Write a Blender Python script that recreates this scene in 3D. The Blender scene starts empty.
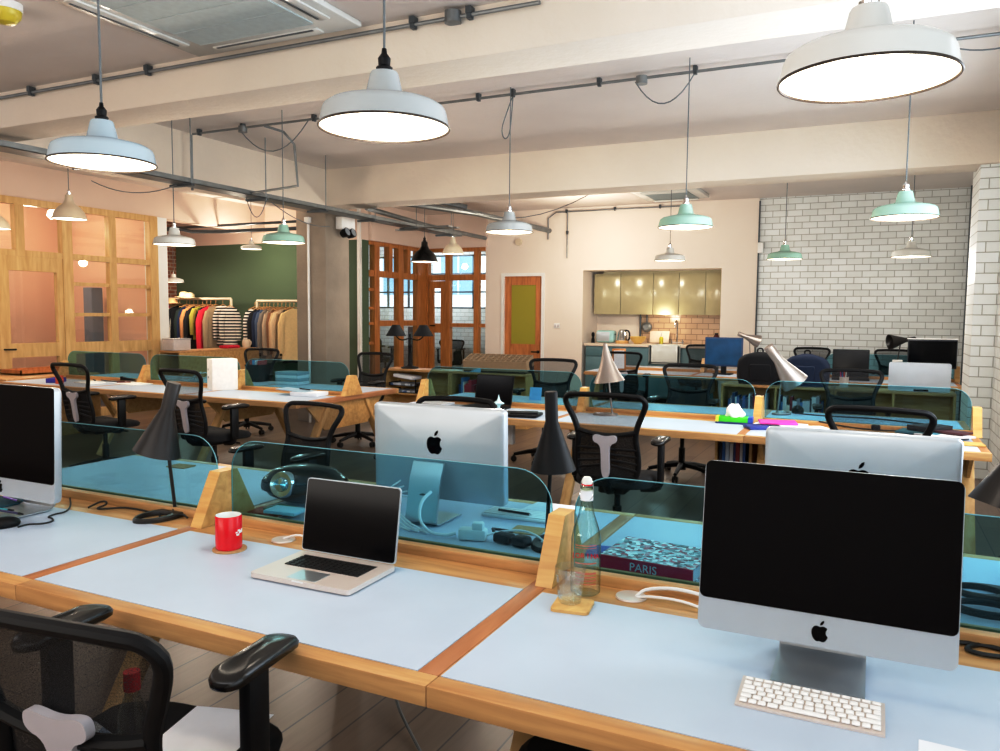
import bpy, bmesh, math, random
from mathutils import Vector, Matrix
random.seed(7)
PI = math.pi
R = math.radians
SC = bpy.context.scene
COL = SC.collection

# ------------------------------------------------------------------ camera
CAM_H, FPX = 1.536, 782.0
YAW, PITCH, ROLL = R(25.59), R(4.49), R(0.507)
F = Vector((-math.sin(YAW)*math.cos(PITCH), math.cos(YAW)*math.cos(PITCH), -math.sin(PITCH)))
RT = Vector((math.cos(YAW), math.sin(YAW), 0)); UP = RT.cross(F)
RT, UP = RT*math.cos(ROLL)+UP*math.sin(ROLL), UP*math.cos(ROLL)-RT*math.sin(ROLL)
CPOS = Vector((0, 0, CAM_H))
cam = bpy.data.cameras.new('camera'); cam.sensor_width = 36; cam.lens = 36*FPX/1000
cam.clip_start = 0.02; cam.clip_end = 200
co = bpy.data.objects.new('camera', cam); COL.objects.link(co)
co.matrix_world = Matrix(((RT.x, UP.x, -F.x, 0), (RT.y, UP.y, -F.y, 0), (RT.z, UP.z, -F.z, CAM_H), (0, 0, 0, 1)))
SC.camera = co

def at(px, py, axis, v):
    """the point of a real surface (the plane axis = v) seen at a pixel of the photograph"""
    d = F + RT*((px-500)/FPX) - UP*((py-375.5)/FPX)
    i = 'xyz'.index(axis)
    return CPOS + d*((v-CPOS[i])/d[i])

# ------------------------------------------------------------------ materials
def srgb(h):
    if isinstance(h, str):
        h = h.lstrip('#'); c = [int(h[i:i+2], 16)/255 for i in (0, 2, 4)]
    else: c = [v/255 for v in h]
    return tuple((x/12.92 if x <= .04045 else ((x+.055)/1.055)**2.4) for x in c)+(1,)
class NT:
    def __init__(s, name):
        s.m = bpy.data.materials.new(name); s.m.use_nodes = True
        s.t = s.m.node_tree; s.t.nodes.clear()
        s.out = s.t.nodes.new('ShaderNodeOutputMaterial')
    def n(s, typ, **kw):
        nd = s.t.nodes.new('ShaderNode'+typ)
        for k, v in kw.items():
            if k in nd.inputs: nd.inputs[k].default_value = v
            else: setattr(nd, k, v)
        return nd
    def l(s, a, b): s.t.links.new(a, b)
    def bsdf(s, col=None, rough=.5, metal=0, **kw):
        b = s.n('BsdfPrincipled'); b.inputs['Roughness'].default_value = rough; b.inputs['Metallic'].default_value = metal
        if col is not None: b.inputs['Base Color'].default_value = col
        for k, v in kw.items(): b.inputs[k].default_value = v
        s.l(b.outputs[0], s.out.inputs[0]); return b
    def coords(s, scale=(1, 1, 1), rot=(0, 0, 0), kind='Object'):
        tc = s.n('TexCoord'); mp = s.n('Mapping'); mp.inputs['Scale'].default_value = scale; mp.inputs['Rotation'].default_value = rot
        s.l(tc.outputs[kind], mp.inputs[0]); return mp.outputs[0]
    def ramp(s, fac, stops):
        r = s.n('ValToRGB'); e = r.color_ramp.elements
        while len(e) < len(stops): e.new(.5)
        for k, (p, c) in enumerate(stops): e[k].position = p; e[k].color = c
        s.l(fac, r.inputs[0]); return r.outputs[0]
    def bump(s, h, b, strength=.2, dist=.01):
        bp = s.n('Bump'); bp.inputs['Strength'].default_value = strength; bp.inputs['Distance'].default_value = dist
        s.l(h, bp.inputs['Height']); s.l(bp.outputs[0], b.inputs['Normal'])
def plain(name, col, rough=.5, metal=0, var=.06, scale=9, **kw):
    t = NT(name); c = srgb(col); b = t.bsdf(c, rough, metal, **kw)
    nz = t.n('TexNoise', Scale=scale, Detail=4.0); t.l(t.coords(), nz.inputs['Vector'])
    lo = tuple(max(0, x*(1-var)) for x in c[:3])+(1,); hi = tuple(min(1, x*(1+var)) for x in c[:3])+(1,)
    t.l(t.ramp(nz.outputs['Fac'], [(.3, lo), (.7, hi)]), b.inputs['Base Color'])
    return t.m
def wood(name, a, b_, rough=.42, scale=(1.2, 14, 14), bstr=.05):
    t = NT(name); b = t.bsdf(None, rough)
    v = t.coords(scale); nz = t.n('TexNoise', Scale=2.2, Detail=8.0, Distortion=.6); t.l(v, nz.inputs['Vector'])
    t.l(t.ramp(nz.outputs['Fac'], [(.28, srgb(a)), (.72, srgb(b_))]), b.inputs['Base Color'])
    t.bump(nz.outputs['Fac'], b, bstr, .004); return t.m
def painted(name, col, scale=6, rough=.75, bstr=.25, var=.05):
    t = NT(name); c = srgb(col); b = t.bsdf(c, rough)
    v = t.coords(); n1 = t.n('TexNoise', Scale=scale*.25, Detail=5.0); t.l(v, n1.inputs['Vector'])
    n2 = t.n('TexNoise', Scale=scale*4, Detail=6.0); t.l(v, n2.inputs['Vector'])
    lo = tuple(x*(1-var) for x in c[:3])+(1,); hi = tuple(min(1, x*(1+var)) for x in c[:3])+(1,)
    t.l(t.ramp(n1.outputs['Fac'], [(.3, lo), (.7, hi)]), b.inputs['Base Color'])
    t.bump(n2.outputs['Fac'], b, bstr, .01); return t.m
def bricks(name, c1, c2, mortar, w=.225, h=.098, m=.005, rot=(R(90), 0, 0), rough=.35, bstr=.6):
    t = NT(name); b = t.bsdf(None, rough)
    v = t.coords((1, 1, 1), rot); bt = t.n('TexBrick'); t.l(v, bt.inputs['Vector'])
    bt.inputs['Color1'].default_value = srgb(c1); bt.inputs['Color2'].default_value = srgb(c2); bt.inputs['Mortar'].default_value = srgb(mortar)
    bt.inputs['Scale'].default_value = 1; bt.inputs['Brick Width'].default_value = w; bt.inputs['Row Height'].default_value = h
    bt.inputs['Mortar Size'].default_value = m; bt.inputs['Mortar Smooth'].default_value = .3; bt.inputs['Bias'].default_value = -.1
    nz = t.n('TexNoise', Scale=3.0, Detail=6.0); t.l(t.coords(), nz.inputs['Vector'])
    mx = t.n('MixRGB', blend_type='MULTIPLY'); mx.inputs[0].default_value = .35
    t.l(bt.outputs['Color'], mx.inputs[1]); t.l(t.ramp(nz.outputs['Fac'], [(.3, (.84, .83, .80, 1)), (.6, (1, 1, 1, 1))]), mx.inputs[2])
    t.l(mx.outputs[0], b.inputs['Base Color'])
    inv = t.n('Math', operation='SUBTRACT'); inv.inputs[0].default_value = 1; t.l(bt.outputs['Fac'], inv.inputs[1])
    t.bump(inv.outputs[0], b, bstr, .008); return t.m
def seethrough(name, tint, spec=(1, 1, 1, 1), rough=.02, ior=1.45, extra=0.0, diff=None, dfac=0, edge=None):
    t = NT(name); tr = t.n('BsdfTransparent'); tr.inputs[0].default_value = tint
    if edge is not None:
        lw = t.n('LayerWeight', Blend=.35); t.l(t.ramp(lw.outputs['Facing'], [(.25, tint), (.9, edge)]), tr.inputs[0])
    gl = t.n('BsdfGlossy'); gl.inputs[0].default_value = spec; gl.inputs['Roughness'].default_value = rough
    fr = t.n('Fresnel'); ge = t.n('NewGeometry'); mi = t.n('MapRange'); t.l(ge.outputs['Backfacing'], mi.inputs[0])
    mi.inputs[3].default_value = ior; mi.inputs[4].default_value = 1/ior; t.l(mi.outputs[0], fr.inputs[0])
    ad = t.n('Math', operation='ADD'); t.l(fr.outputs[0], ad.inputs[0]); ad.inputs[1].default_value = extra
    mx = t.n('MixShader'); t.l(ad.outputs[0], mx.inputs[0]); t.l(tr.outputs[0], mx.inputs[1]); t.l(gl.outputs[0], mx.inputs[2])
    last = mx
    if diff is not None:
        df = t.n('BsdfDiffuse'); df.inputs[0].default_value = diff
        m2 = t.n('MixShader'); m2.inputs[0].default_value = dfac
        t.l(mx.outputs[0], m2.inputs[1]); t.l(df.outputs[0], m2.inputs[2]); last = m2
    t.l(last.outputs[0], t.out.inputs[0]); return t.m
def netting(name, col, hole, cell=240):
    """woven seat mesh: a fabric with fine see-through holes"""
    t = NT(name); b = t.bsdf(srgb(col), .7); tr = t.n('BsdfTransparent')
    mx = t.n('MixShader'); ck = t.n('TexNoise', Scale=float(cell), Detail=1.0); t.l(t.coords(), ck.inputs['Vector'])
    mr = t.n('MapRange'); t.l(ck.outputs['Fac'], mr.inputs[0])
    mr.inputs[1].default_value = .35; mr.inputs[2].default_value = .65
    mr.inputs[3].default_value = max(0, hole-.08); mr.inputs[4].default_value = hole+.08
    t.l(mr.outputs[0], mx.inputs[0]); t.l(b.outputs[0], mx.inputs[1]); t.l(tr.outputs[0], mx.inputs[2])
    t.l(mx.outputs[0], t.out.inputs[0]); return t.m
def glow(name, col, strength):
    t = NT(name); e = t.n('Emission'); e.inputs[0].default_value = srgb(col); e.inputs[1].default_value = strength
    t.l(e.outputs[0], t.out.inputs[0]); return t.m

M = {}
M['oak'] = wood('oak edging', '#b08350', '#d2a872')
M['oak_y'] = wood('oak edging across', '#a06a42', '#bd885c', scale=(14, 1.2, 14))
M['oak_pale'] = wood('pale oak', '#c79a5c', '#e2bd80', scale=(10, 10, 1.5))
M['ply'] = wood('birch plywood', '#bd9052', '#d8b276', scale=(1.5, 12, 12))
M['oak_part'] = wood('partition oak', '#c19d63', '#d8bb85', scale=(9, 9, 1.2))
M['oak_red'] = wood('red oak', '#a4632b', '#c98845', scale=(10, 10, 1.2))
M['oak_door'] = wood('door oak', '#a8642f', '#cf8c50', scale=(10, 10, 1.2))
M['lino'] = plain('desk linoleum', '#b9c5d4', .48, var=.03, scale=5)
M['plast_blk'] = plain('black plastic', '#07080b', .5, var=.2, **{'Specular IOR Level': .28})
M['plast_gloss'] = plain('black arm pad', '#12100f', .26, var=.2)
M['fabric_blk'] = plain('black fabric', '#0b0b0e', .9, var=.3, scale=60)
M['rubber'] = plain('black rubber', '#0a0a0b', .6)
M['grey_plast'] = plain('grey plastic', '#b9b4b8', .4, var=.04)
M['net'] = netting('mesh net', '#0a0a10', .50, 300)
M['net_dense'] = netting('dense mesh net', '#08080c', .07, 300)
M['alu'] = plain('aluminium', '#c6cace', .34, .85, var=.02)
M['alu_white'] = plain('anodised aluminium', '#bac2c9', .38, .4, var=.015)
M['alu_warm'] = plain('warm aluminium', '#d6cbc4', .4, .3, var=.02)
M['steel'] = plain('galvanised steel', '#8c9091', .45, .7, var=.15)
M['steel_dk'] = plain('dark steel', '#565c60', .45, .5, var=.15)
M['chrome'] = plain('chrome', '#d8dadc', .12, 1.0, var=.02)
M['black_metal'] = plain('black lamp metal', '#050609', .45, 0, var=.1, **{'Specular IOR Level': .22})
M['lamp_grey'] = plain('grey lamp metal', '#2e2a28', .36, .4, var=.1)
M['lamp_silver'] = plain('silver lamp metal', '#9b918a', .34, .6, var=.05)
M['screen'] = plain('dark screen glass', '#020205', .12, var=.1, **{'Specular IOR Level': .16})
M['screen_blue'] = plain('blue monitor screen', '#184a72', .25, var=.25, scale=6)
M['blk_key'] = plain('black keys', '#0b0b0c', .5)
M['white'] = plain('white plastic', '#e6e6e4', .4, var=.02)
M['white_key'] = plain('white keys', '#f1efec', .45, var=.01)
M['paper'] = plain('paper', '#e4e7ec', .8, var=.04)
M['red_mug'] = plain('red glaze', '#d80f22', .2, var=.05)
M['cork'] = plain('cork', '#b9966a', .85, var=.15, scale=60)
M['maroon'] = plain('maroon book cloth', '#e0204e', .6, var=.1)
M['ceil'] = painted('ceiling paint', '#ded6d0', 5, .8, .2, .04)
M['beam'] = painted('beam paint', '#dfd5c8', 4, .75, .45, .05)
M['wallp'] = painted('wall paint', '#e4dad0', 3, .8, .12, .03)
M['pinkwall'] = painted('peach wall paint', '#dccabd', 3, .8, .15, .04)
M['peach'] = painted('peach plaster', '#e3bea6', 2, .8, .1, .08)
M['green'] = painted('green wall paint', '#56684e', 2, .8, .1, .05)
M['brickw'] = bricks('white painted brick', '#e8ecec', '#dde1e0', '#aaaaa4')
M['brickw_x'] = bricks('white painted brick side', '#e8ecec', '#dde1e0', '#aaaaa4', rot=(R(-90), R(-90), 0))
M['brickr'] = bricks('red brick', '#9a5b3f', '#7d442f', '#a89a86', .22, .075, .01)
M['tiles'] = bricks('kitchen tiles', '#d1b79b', '#c9ad90', '#9c8269', .2, .1, .006, rough=.15, bstr=.3)
M['enam_w'] = plain('white enamel', '#d9dad6', .25, var=.02)
M['enam_b'] = plain('blue grey enamel', '#a9bac5', .25, var=.02)
M['enam_g'] = plain('grey enamel', '#b2b8ba', .25, var=.02)
M['enam_m'] = plain('mint enamel', '#a6c9bb', .25, var=.02)
M['enam_k'] = plain('black enamel', '#0b0b0c', .25, var=.05)
M['enam_c'] = plain('cream enamel', '#d9cdb8', .3, var=.02)
M['rim'] = plain('rim edge', '#3a2f26', .4)
M['glow'] = glow('lit lamp inside', '#fff3dc', 3.2)
M['glow_far'] = glow('lit bulb', '#ffe2b0', 7.0)
M['cable_g'] = plain('grey cable', '#6d7478', .5)
M['cable_w'] = plain('white cable', '#e3e3e3', .45, var=.02)
M['cable_k'] = plain('black cable', '#0c0c0d', .5)
M['kit_up'] = plain('gloss cabinet front', '#b9b190', .2, var=.02)
M['kit_low'] = plain('blue grey cabinet front', '#5d7f86', .35, var=.03)
M['kit_top'] = plain('worktop', '#e0d2c2', .3, var=.03)
M['ceramic'] = plain('white ceramic', '#dfe3df', .15, var=.02)
M['amber'] = seethrough('amber glass', (.62, .52, .07, 1), rough=.15, extra=.02, diff=srgb('#b5ad48'), dfac=.8)
M['glass'] = seethrough('clear glass', (.97, .98, .97, 1))
M['glass_d'] = seethrough('drinking glass', (.98, .99, .99, 1), extra=.03, edge=(.82, .85, .86, 1))
M['bottle'] = seethrough('bottle glass', (.97, .98, .90, 1), extra=.02, edge=(.28, .40, .40, 1))
M['water'] = seethrough('water', (.96, .98, .98, 1), extra=.02)
M['teal'] = seethrough('teal tinted glass', (.52, .75, .81, 1), spec=(.7, .9, 1, 1), extra=-.02)
M['teal_edge'] = plain('polished glass edge', '#7fb2ba', .15, var=.05)
M['conc'] = painted('board marked concrete', '#9c9082', 8, .85, .5, .16)
def floor_mat():
    t = NT('floor boards'); b = t.bsdf(None, .32)
    v = t.coords((1, 1, 1), (0, 0, R(90))); bt = t.n('TexBrick'); t.l(v, bt.inputs['Vector'])
    bt.inputs['Color1'].default_value = srgb('#8d7764'); bt.inputs['Color2'].default_value = srgb('#755f4f'); bt.inputs['Mortar'].default_value = srgb('#4a3f39')
    for k, x in (('Scale', 1), ('Brick Width', 1.9), ('Row Height', .19), ('Mortar Size', .004), ('Bias', 0)): bt.inputs[k].default_value = x
    nz = t.n('TexNoise', Scale=2.5, Detail=8.0, Distortion=.5); t.l(t.coords((14, 1.0, 1)), nz.inputs['Vector'])
    mx = t.n('MixRGB', blend_type='MULTIPLY'); mx.inputs[0].default_value = .6
    t.l(bt.outputs['Color'], mx.inputs[1]); t.l(t.ramp(nz.outputs['Fac'], [(.3, (.7, .66, .62, 1)), (.7, (1, 1, 1, 1))]), mx.inputs[2])
    t.l(mx.outputs[0], b.inputs['Base Color']); return t.m
M['floor'] = floor_mat()
_cc = {}
def colour(hexv, rough=.8, **kw):
    k = (hexv, rough)
    if k not in _cc: _cc[k] = plain('colour '+hexv.lstrip('#'), hexv, rough, var=.05, scale=25, **kw)
    return _cc[k]
def stripes(name, a, b_, n=28, axis=2):
    t = NT(name); b = t.bsdf(None, .85)
    tc = t.n('TexCoord'); sp = t.n('SeparateXYZ'); t.l(tc.outputs['Object'], sp.inputs[0])
    mu = t.n('Math', operation='MULTIPLY'); t.l(sp.outputs[axis], mu.inputs[0]); mu.inputs[1].default_value = n
    fr = t.n('Math', operation='FRACT'); t.l(mu.outputs[0], fr.inputs[0])
    r = t.n('ValToRGB'); r.color_ramp.interpolation = 'CONSTANT'; r.color_ramp.elements[0].color = srgb(a)
    r.color_ramp.elements[1].position = .5; r.color_ramp.elements[1].color = srgb(b_)
    t.l(fr.outputs[0], r.inputs[0]); t.l(r.outputs[0], b.inputs['Base Color']); return t.m
M['stripe'] = stripes('striped knit', '#e6e0d6', '#16161c', 18)
def print_mat(name, cols, scale=14):
    t = NT(name); b = t.bsdf(None, .5)
    vo = t.n('TexVoronoi', Scale=float(scale)); t.l(t.coords(), vo.inputs['Vector'])
    sp = t.n('SeparateXYZ'); t.l(vo.outputs['Color'], sp.inputs[0])
    st = [(i/len(cols), srgb(c)) for i, c in enumerate(cols)]
    r = t.ramp(sp.outputs[0], st); t.l(r, b.inputs['Base Color']); return t.m
M['cover'] = print_mat('book cover picture', ['#e8f0f2', '#3e6c75', '#b7d2d6', '#c0405a', '#1e3a44', '#f4f7f7'], 75)
M['magprint'] = print_mat('printed sheets', ['#dfe4ea', '#8ea2b8', '#2c4f86', '#e8e8ea', '#54606c'], 22)

# ------------------------------------------------------------------ mesh building
class MB:
    def __init__(s): s.v, s.f, s.mi = [], [], []
    def add(s, vs, fs, mat=0, tf=None):
        o = len(s.v); s.v += [tuple(tf @ Vector(p)) if tf else tuple(p) for p in vs]
        s.f += [tuple(i+o for i in f) for f in fs]; s.mi += [mat]*len(fs); return s
    def box(s, c, d, mat=0, rot=None, bev=0, seg=2):
        x, y, z = (k/2 for k in d)
        tf = Matrix.Translation(c) @ (rot.to_4x4() if rot else Matrix())
        if bev <= 0:
            vs = [(-x, -y, -z), (x, -y, -z), (x, y, -z), (-x, y, -z), (-x, -y, z), (x, -y, z), (x, y, z), (-x, y, z)]
            return s.add(vs, [(3, 2, 1, 0), (4, 5, 6, 7), (0, 1, 5, 4), (1, 2, 6, 5), (2, 3, 7, 6), (3, 0, 4, 7)], mat, tf)
        bm = bmesh.new(); bmesh.ops.create_cube(bm, size=1)
        for v in bm.verts: v.co = Vector((v.co.x*d[0], v.co.y*d[1], v.co.z*d[2]))
        bmesh.ops.bevel(bm, geom=bm.edges[:], offset=min(bev, min(d)*.49), segments=seg, profile=.5, affect='EDGES')
        bm.verts.index_update()
        s.add([v.co[:] for v in bm.verts], [[v.index for v in f.verts] for f in bm.faces], mat, tf); bm.free(); return s
    def b2(s, p, q, mat=0, bev=0):
        return s.box([(a+b)/2 for a, b in zip(p, q)], [abs(b-a) for a, b in zip(p, q)], mat, None, bev)
    def lathe(s, prof, n=32, mat=0, tf=None, caps=(False, False)):
        vs, fs = [], []
        for r, z in prof:
            for k in range(n): a = 2*PI*k/n; vs.append((r*math.cos(a), r*math.sin(a), z))
        for i in range(len(prof)-1):
            for k in range(n): k2 = (k+1) % n; fs.append((i*n+k, i*n+k2, (i+1)*n+k2, (i+1)*n+k))
        if caps[0]: fs.append(tuple(range(n-1, -1, -1)))
        if caps[1]: fs.append(tuple((len(prof)-1)*n+k for k in range(n)))
        return s.add(vs, fs, mat, tf)
    def cyl(s, p, q, r, r2=None, n=16, mat=0):
        p, q = Vector(p), Vector(q); d = q-p
        tf = Matrix.Translation(p) @ d.to_track_quat('Z', 'Y').to_matrix().to_4x4()
        return s.lathe([(r, 0), (r if r2 is None else r2, d.length)], n, mat, tf, (True, True))
    def tube(s, pts, r, n=8, mat=0, closed=False, smooth=0, flat=1.0):
        pts = [Vector(p) for p in pts]
        for _ in range(smooth):
            q = []
            m = len(pts)
            for i in range(m if closed else m-1):
                a, b = pts[i], pts[(i+1) % m]; q += [a*.75+b*.25, a*.25+b*.75]
            if not closed: q = [pts[0]]+q+[pts[-1]]
            pts = q
        m = len(pts); vs, fs = [], []
        t0 = (pts[1]-pts[0]).normalized(); up = Vector((0, 0, 1)) if abs(t0.z) < .9 else Vector((0, 1, 0))
        u = t0.cross(up).normalized()
        for i in range(m):
            if closed: t = (pts[(i+1) % m]-pts[i-1])
            else: t = pts[min(i+1, m-1)]-pts[max(i-1, 0)]
            t.normalize(); u = (u-t*u.dot(t))
            if u.length < 1e-6: u = t.orthogonal()
            u.normalize(); w = t.cross(u)
            rr = r[i] if isinstance(r, (list, tuple)) and len(r) == m else (r if not isinstance(r, (list, tuple)) else r[0])
            for k in range(n): a = 2*PI*k/n; vs.append(pts[i]+u*(rr*math.cos(a))+w*(rr*flat*math.sin(a)))
        for i in range(m if closed else m-1):
            for k in range(n):
                k2 = (k+1) % n; j = (i+1) % m; fs.append((i*n+k, i*n+k2, j*n+k2, j*n+k))
        if not closed: fs += [tuple(range(n-1, -1, -1)), tuple((m-1)*n+k for k in range(n))]
        return s.add(vs, fs, mat)
    def prism(s, pts, h, mat=0, tf=None, z0=0):
        """flat outline pts (x,y), extruded along z from z0 to z0+h"""
        n = len(pts); vs = [(x, y, z0) for x, y in pts]+[(x, y, z0+h) for x, y in pts]
        fs = [tuple(range(n-1, -1, -1)), tuple(range(n, 2*n))]+[(i, (i+1) % n, n+(i+1) % n, n+i) for i in range(n)]
        return s.add(vs, fs, mat, tf)
    def grid(s, rows, mat=0, thick=0):
        nr, nc = len(rows), len(rows[0]); vs = [p for r in rows for p in r]
        fs = [(i*nc+j, i*nc+j+1, (i+1)*nc+j+1, (i+1)*nc+j) for i in range(nr-1) for j in range(nc-1)]
        return s.add(vs, fs, mat)
    def sphere(s, c, r, n=20, mat=0, sc=(1, 1, 1)):
        prof = [(max(1e-4, math.sin(PI*i/(n//2))), -math.cos(PI*i/(n//2))) for i in range(n//2+1)]
        tf = Matrix.Translation(c) @ Matrix.Diagonal((r*sc[0], r*sc[1], r*sc[2], 1)); return s.lathe(prof, n, mat, tf)
    def mesh(s, name, mats, angle=35):
        me = bpy.data.meshes.new(name); me.from_pydata(s.v, [], s.f)
        mats = mats if isinstance(mats, (list, tuple)) else [mats]
        for m in mats: me.materials.append(m)
        me.polygons.foreach_set('material_index', s.mi)
        me.polygons.foreach_set('use_smooth', [True]*len(s.f)); me.update(calc_edges=True)
        bm = bmesh.new(); bm.from_mesh(me); bmesh.ops.recalc_face_normals(bm, faces=bm.faces[:]); bm.to_mesh(me); bm.free()
        me.set_sharp_from_angle(angle=R(angle)); return me
def link(name, data, parent=None, loc=(0, 0, 0), rz=0):
    o = bpy.data.objects.new(name, data); COL.objects.link(o); o.location = loc; o.rotation_euler = (0, 0, rz)
    if parent is not None: o.parent = parent
    return o
def tag(o, label, cat, group=None, kind=None):
    o['label'] = label; o['category'] = cat
    if group: o['group'] = group
    if kind: o['kind'] = kind
    return o
def thing(name, label, cat, loc=(0, 0, 0), rz=0, group=None): return tag(link(name, None, None, loc, rz), label, cat, group)
def part(name, mb, mat, parent, label=None, angle=35, loc=(0, 0, 0)):
    o = link(name, mb.mesh(name, mat, angle), parent, loc)
    if label: o['label'] = label
    return o
def solid(name, mb, mat, label, cat, loc=(0, 0, 0), rz=0, group=None, angle=35):
    return tag(link(name, mb.mesh(name, mat, angle), None, loc, rz), label, cat, group)
def struct(name, mb, mat, parent=None, label=None, cat=None):
    o = link(name, mb.mesh(name, mat), parent)
    if parent is None:
        o['kind'] = 'structure'; o['label'] = label or name.replace('_', ' '); o['category'] = cat or name.split('_')[0]
    return o
def clone(root, loc, rz=0, label=None, group=None):
    r = root.copy(); COL.objects.link(r); r.location = loc; r.rotation_euler = (0, 0, rz)
    if label: r['label'] = label
    if group: r['group'] = group
    for ch in list(root.children):
        c = ch.copy(); COL.objects.link(c); c.parent = r
        for g in list(ch.children):
            d = g.copy(); COL.objects.link(d); d.parent = c
    return r
def text_mesh(name, body, size, depth, mat, parent, matrix, align='CENTER', name_obj=None):
    cu = bpy.data.curves.new(name, 'FONT'); cu.body = body; cu.size = size; cu.extrude = depth; cu.align_x = align; cu.align_y = 'CENTER'
    cu.resolution_u = 3
    tmp = bpy.data.objects.new(name, cu); COL.objects.link(tmp)
    dg = bpy.context.evaluated_depsgraph_get(); me = bpy.data.meshes.new_from_object(tmp.evaluated_get(dg))
    bpy.data.objects.remove(tmp); bpy.data.curves.remove(cu)
    me.materials.clear(); me.materials.append(mat); me.transform(matrix)
    return link(name_obj or name, me, parent)
def rrect(w, h, r, n=6, cx=0, cy=0):
    p = []
    for (sx, sy, a0) in ((1, -1, -90), (1, 1, 0), (-1, 1, 90), (-1, -1, 180)):
        for k in range(n+1):
            a = R(a0+90*k/n); p.append((cx+sx*(w/2-r)+r*math.cos(a), cy+sy*(h/2-r)+r*math.sin(a)))
    return p
XZ = Matrix(((1, 0, 0, 0), (0, 0, 1, 0), (0, 1, 0, 0), (0, 0, 0, 1)))      # outline (x,y) -> (x, z); extrude -> y
YZ = Matrix(((0, 0, 1, 0), (1, 0, 0, 0), (0, 1, 0, 0), (0, 0, 0, 1)))      # outline (x,y) -> (y, z); extrude -> x
def apple_outline(s):
    L = [(0, .30), (.12, .36), (.26, .34), (.37, .25), (.29, .14), (.28, 0), (.33, -.10), (.40, -.15), (.34, -.30), (.24, -.42), (.14, -.45), (.0, -.41),
         (-.14, -.45), (-.26, -.38), (-.37, -.20), (-.41, 0), (-.38, .2), (-.28, .33), (-.14, .36)]
    q = L
    for _ in range(1):
        q = [(a[0]*.75+b[0]*.25, a[1]*.75+b[1]*.25) if t else (a[0]*.25+b[0]*.75, a[1]*.25+b[1]*.75) for a, b in zip(q, q[1:]+q[:1]) for t in (1, 0)]
    leaf = [(0.0, .40), (.02, .52), (.10, .62), (.19, .66), (.19, .56), (.12, .45), (.06, .41)]
    return [(x*s, y*s) for x, y in q], [(x*s, y*s) for x, y in leaf]

# ------------------------------------------------------------------ room shell
WX = 1.02                      # right wall
YB = 13.4                      # back wall
struct('floor', MB().b2((-14.5, -2.2, -.1), (1.6, 17.3, 0)), M['floor'], label='grey brown timber board floor')
struct('ceiling', MB().b2((-14.5, -2.2, 3.16), (1.4, 3.82, 3.5)), M['ceil'], label='pale painted concrete ceiling over the front row')
struct('ceiling_rear', MB().b2((-14.5, 3.82, 3.45), (1.4, 17.3, 3.6)), M['ceil'], label='pale painted concrete ceiling beyond the near beam', cat='ceiling')
struct('wall_rear', MB().b2((-14.5, -2.4, 0), (1.4, -2.2, 3.5)), M['wallp'], label='cream painted wall behind the camera')
struct('beam_near', MB().b2((-10.2, 3.80, 2.90), (WX, 4.16, 3.5), bev=.012), M['beam'], label='deep rough painted ceiling beam nearest the camera', cat='beam')
struct('beam_far', MB().b2((-7.25, 8.62, 2.97), (WX+.1, 9.05, 3.5), bev=.012), M['beam'], label='painted ceiling beam over the second row of desks', cat='beam')
struct('beam_cross', MB().b2((-7.2, 4.1, 2.92), (-6.75, 8.7, 3.5), bev=.012), M['beam'], label='painted beam running back above the cable tray', cat='beam')
# right wall with windows (daylight side)
w = MB()
w.b2((WX, -2.2, 0), (WX+.25, 9.3, .95)).b2((WX, -2.2, 2.75), (WX+.25, 9.3, 3.5))
for a, b in ((-2.2, -1.4), (1.9, 2.7), (7.4, 9.3)): w.b2((WX, a, .95), (WX+.25, b, 2.75))
struct('wall_right', w, M['brickw_x'], label='white painted brick wall with windows')
struct('wall_right_far', MB().b2((1.215, 9.3, 0), (1.45, 13.6, 3.5)), M['brickw_x'], label='white painted brick wall at the far end', cat='wall')
struct('trim_pier', MB().b2((.825, 8.66, 0), (WX+.02, 9.32, 3.46)), M['brickw'], label='white painted brick pier by the window wall', cat='pier')
for i, (a, b) in enumerate(((-1.4, 1.9), (2.7, 7.4))):
    n = 'window_%d' % (i+1); fr = MB()
    fr.b2((WX+.12, a, .95), (WX+.18, b, 1.0)).b2((WX+.12, a, 2.7), (WX+.18, b, 2.75)).b2((WX+.12, a, 1.85), (WX+.18, b, 1.9))
    k = 5 if i else 4
    for j in range(k+1): y = a+(b-a-.05)*j/k; fr.b2((WX+.12, y, .95), (WX+.18, y+.05, 2.75))
    o = struct(n, fr, M['steel_dk'], label='steel framed window in the right hand wall, %s bay' % ('second' if i else 'first'), cat='window')
    part('window_pane', MB().b2((WX+.145, a, .97), (WX+.15, b, 2.73)), M['glass'], o)
    part('window_sill', MB().b2((WX-.06, a, .92), (WX+.2, b, .951), bev=.008), M['white'], o)
# back wall: door opening and kitchen opening
w = MB()
DX0, DX1, DZ = -6.40, -5.52, 2.30
KX0, KX1, KZ = -4.78, -2.35, 2.33
w.b2((-6.74, YB, 0), (DX0, YB+.2, 3.5)).b2((DX0, YB, DZ), (DX1, YB+.2, 3.5)).b2((DX1, YB, 0), (KX0, YB+.2, 3.5))
w.b2((KX0, YB, KZ), (KX1, YB+.2, 3.5)).b2((KX1, YB, 0), (-1.78, YB+.2, 3.5))
struct('wall_back', w, M['wallp'], label='cream painted back wall')
struct('wall_back_brick', MB().b2((-1.78, YB+.04, 0), (1.3, YB+.24, 3.5)), M['brickw'], label='white painted brick back wall', cat='wall')
struct('trim_downpipe', MB().tube([(1.185, 13.30, 0), (1.185, 13.30, 3.45)], .028, 10).tube([(-1.77, 13.38, .9), (-1.77, 13.38, 3.4)], .012, 8), M['steel_dk'], label='dark pipes in the corners of the brick wall', cat='pipe')
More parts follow.
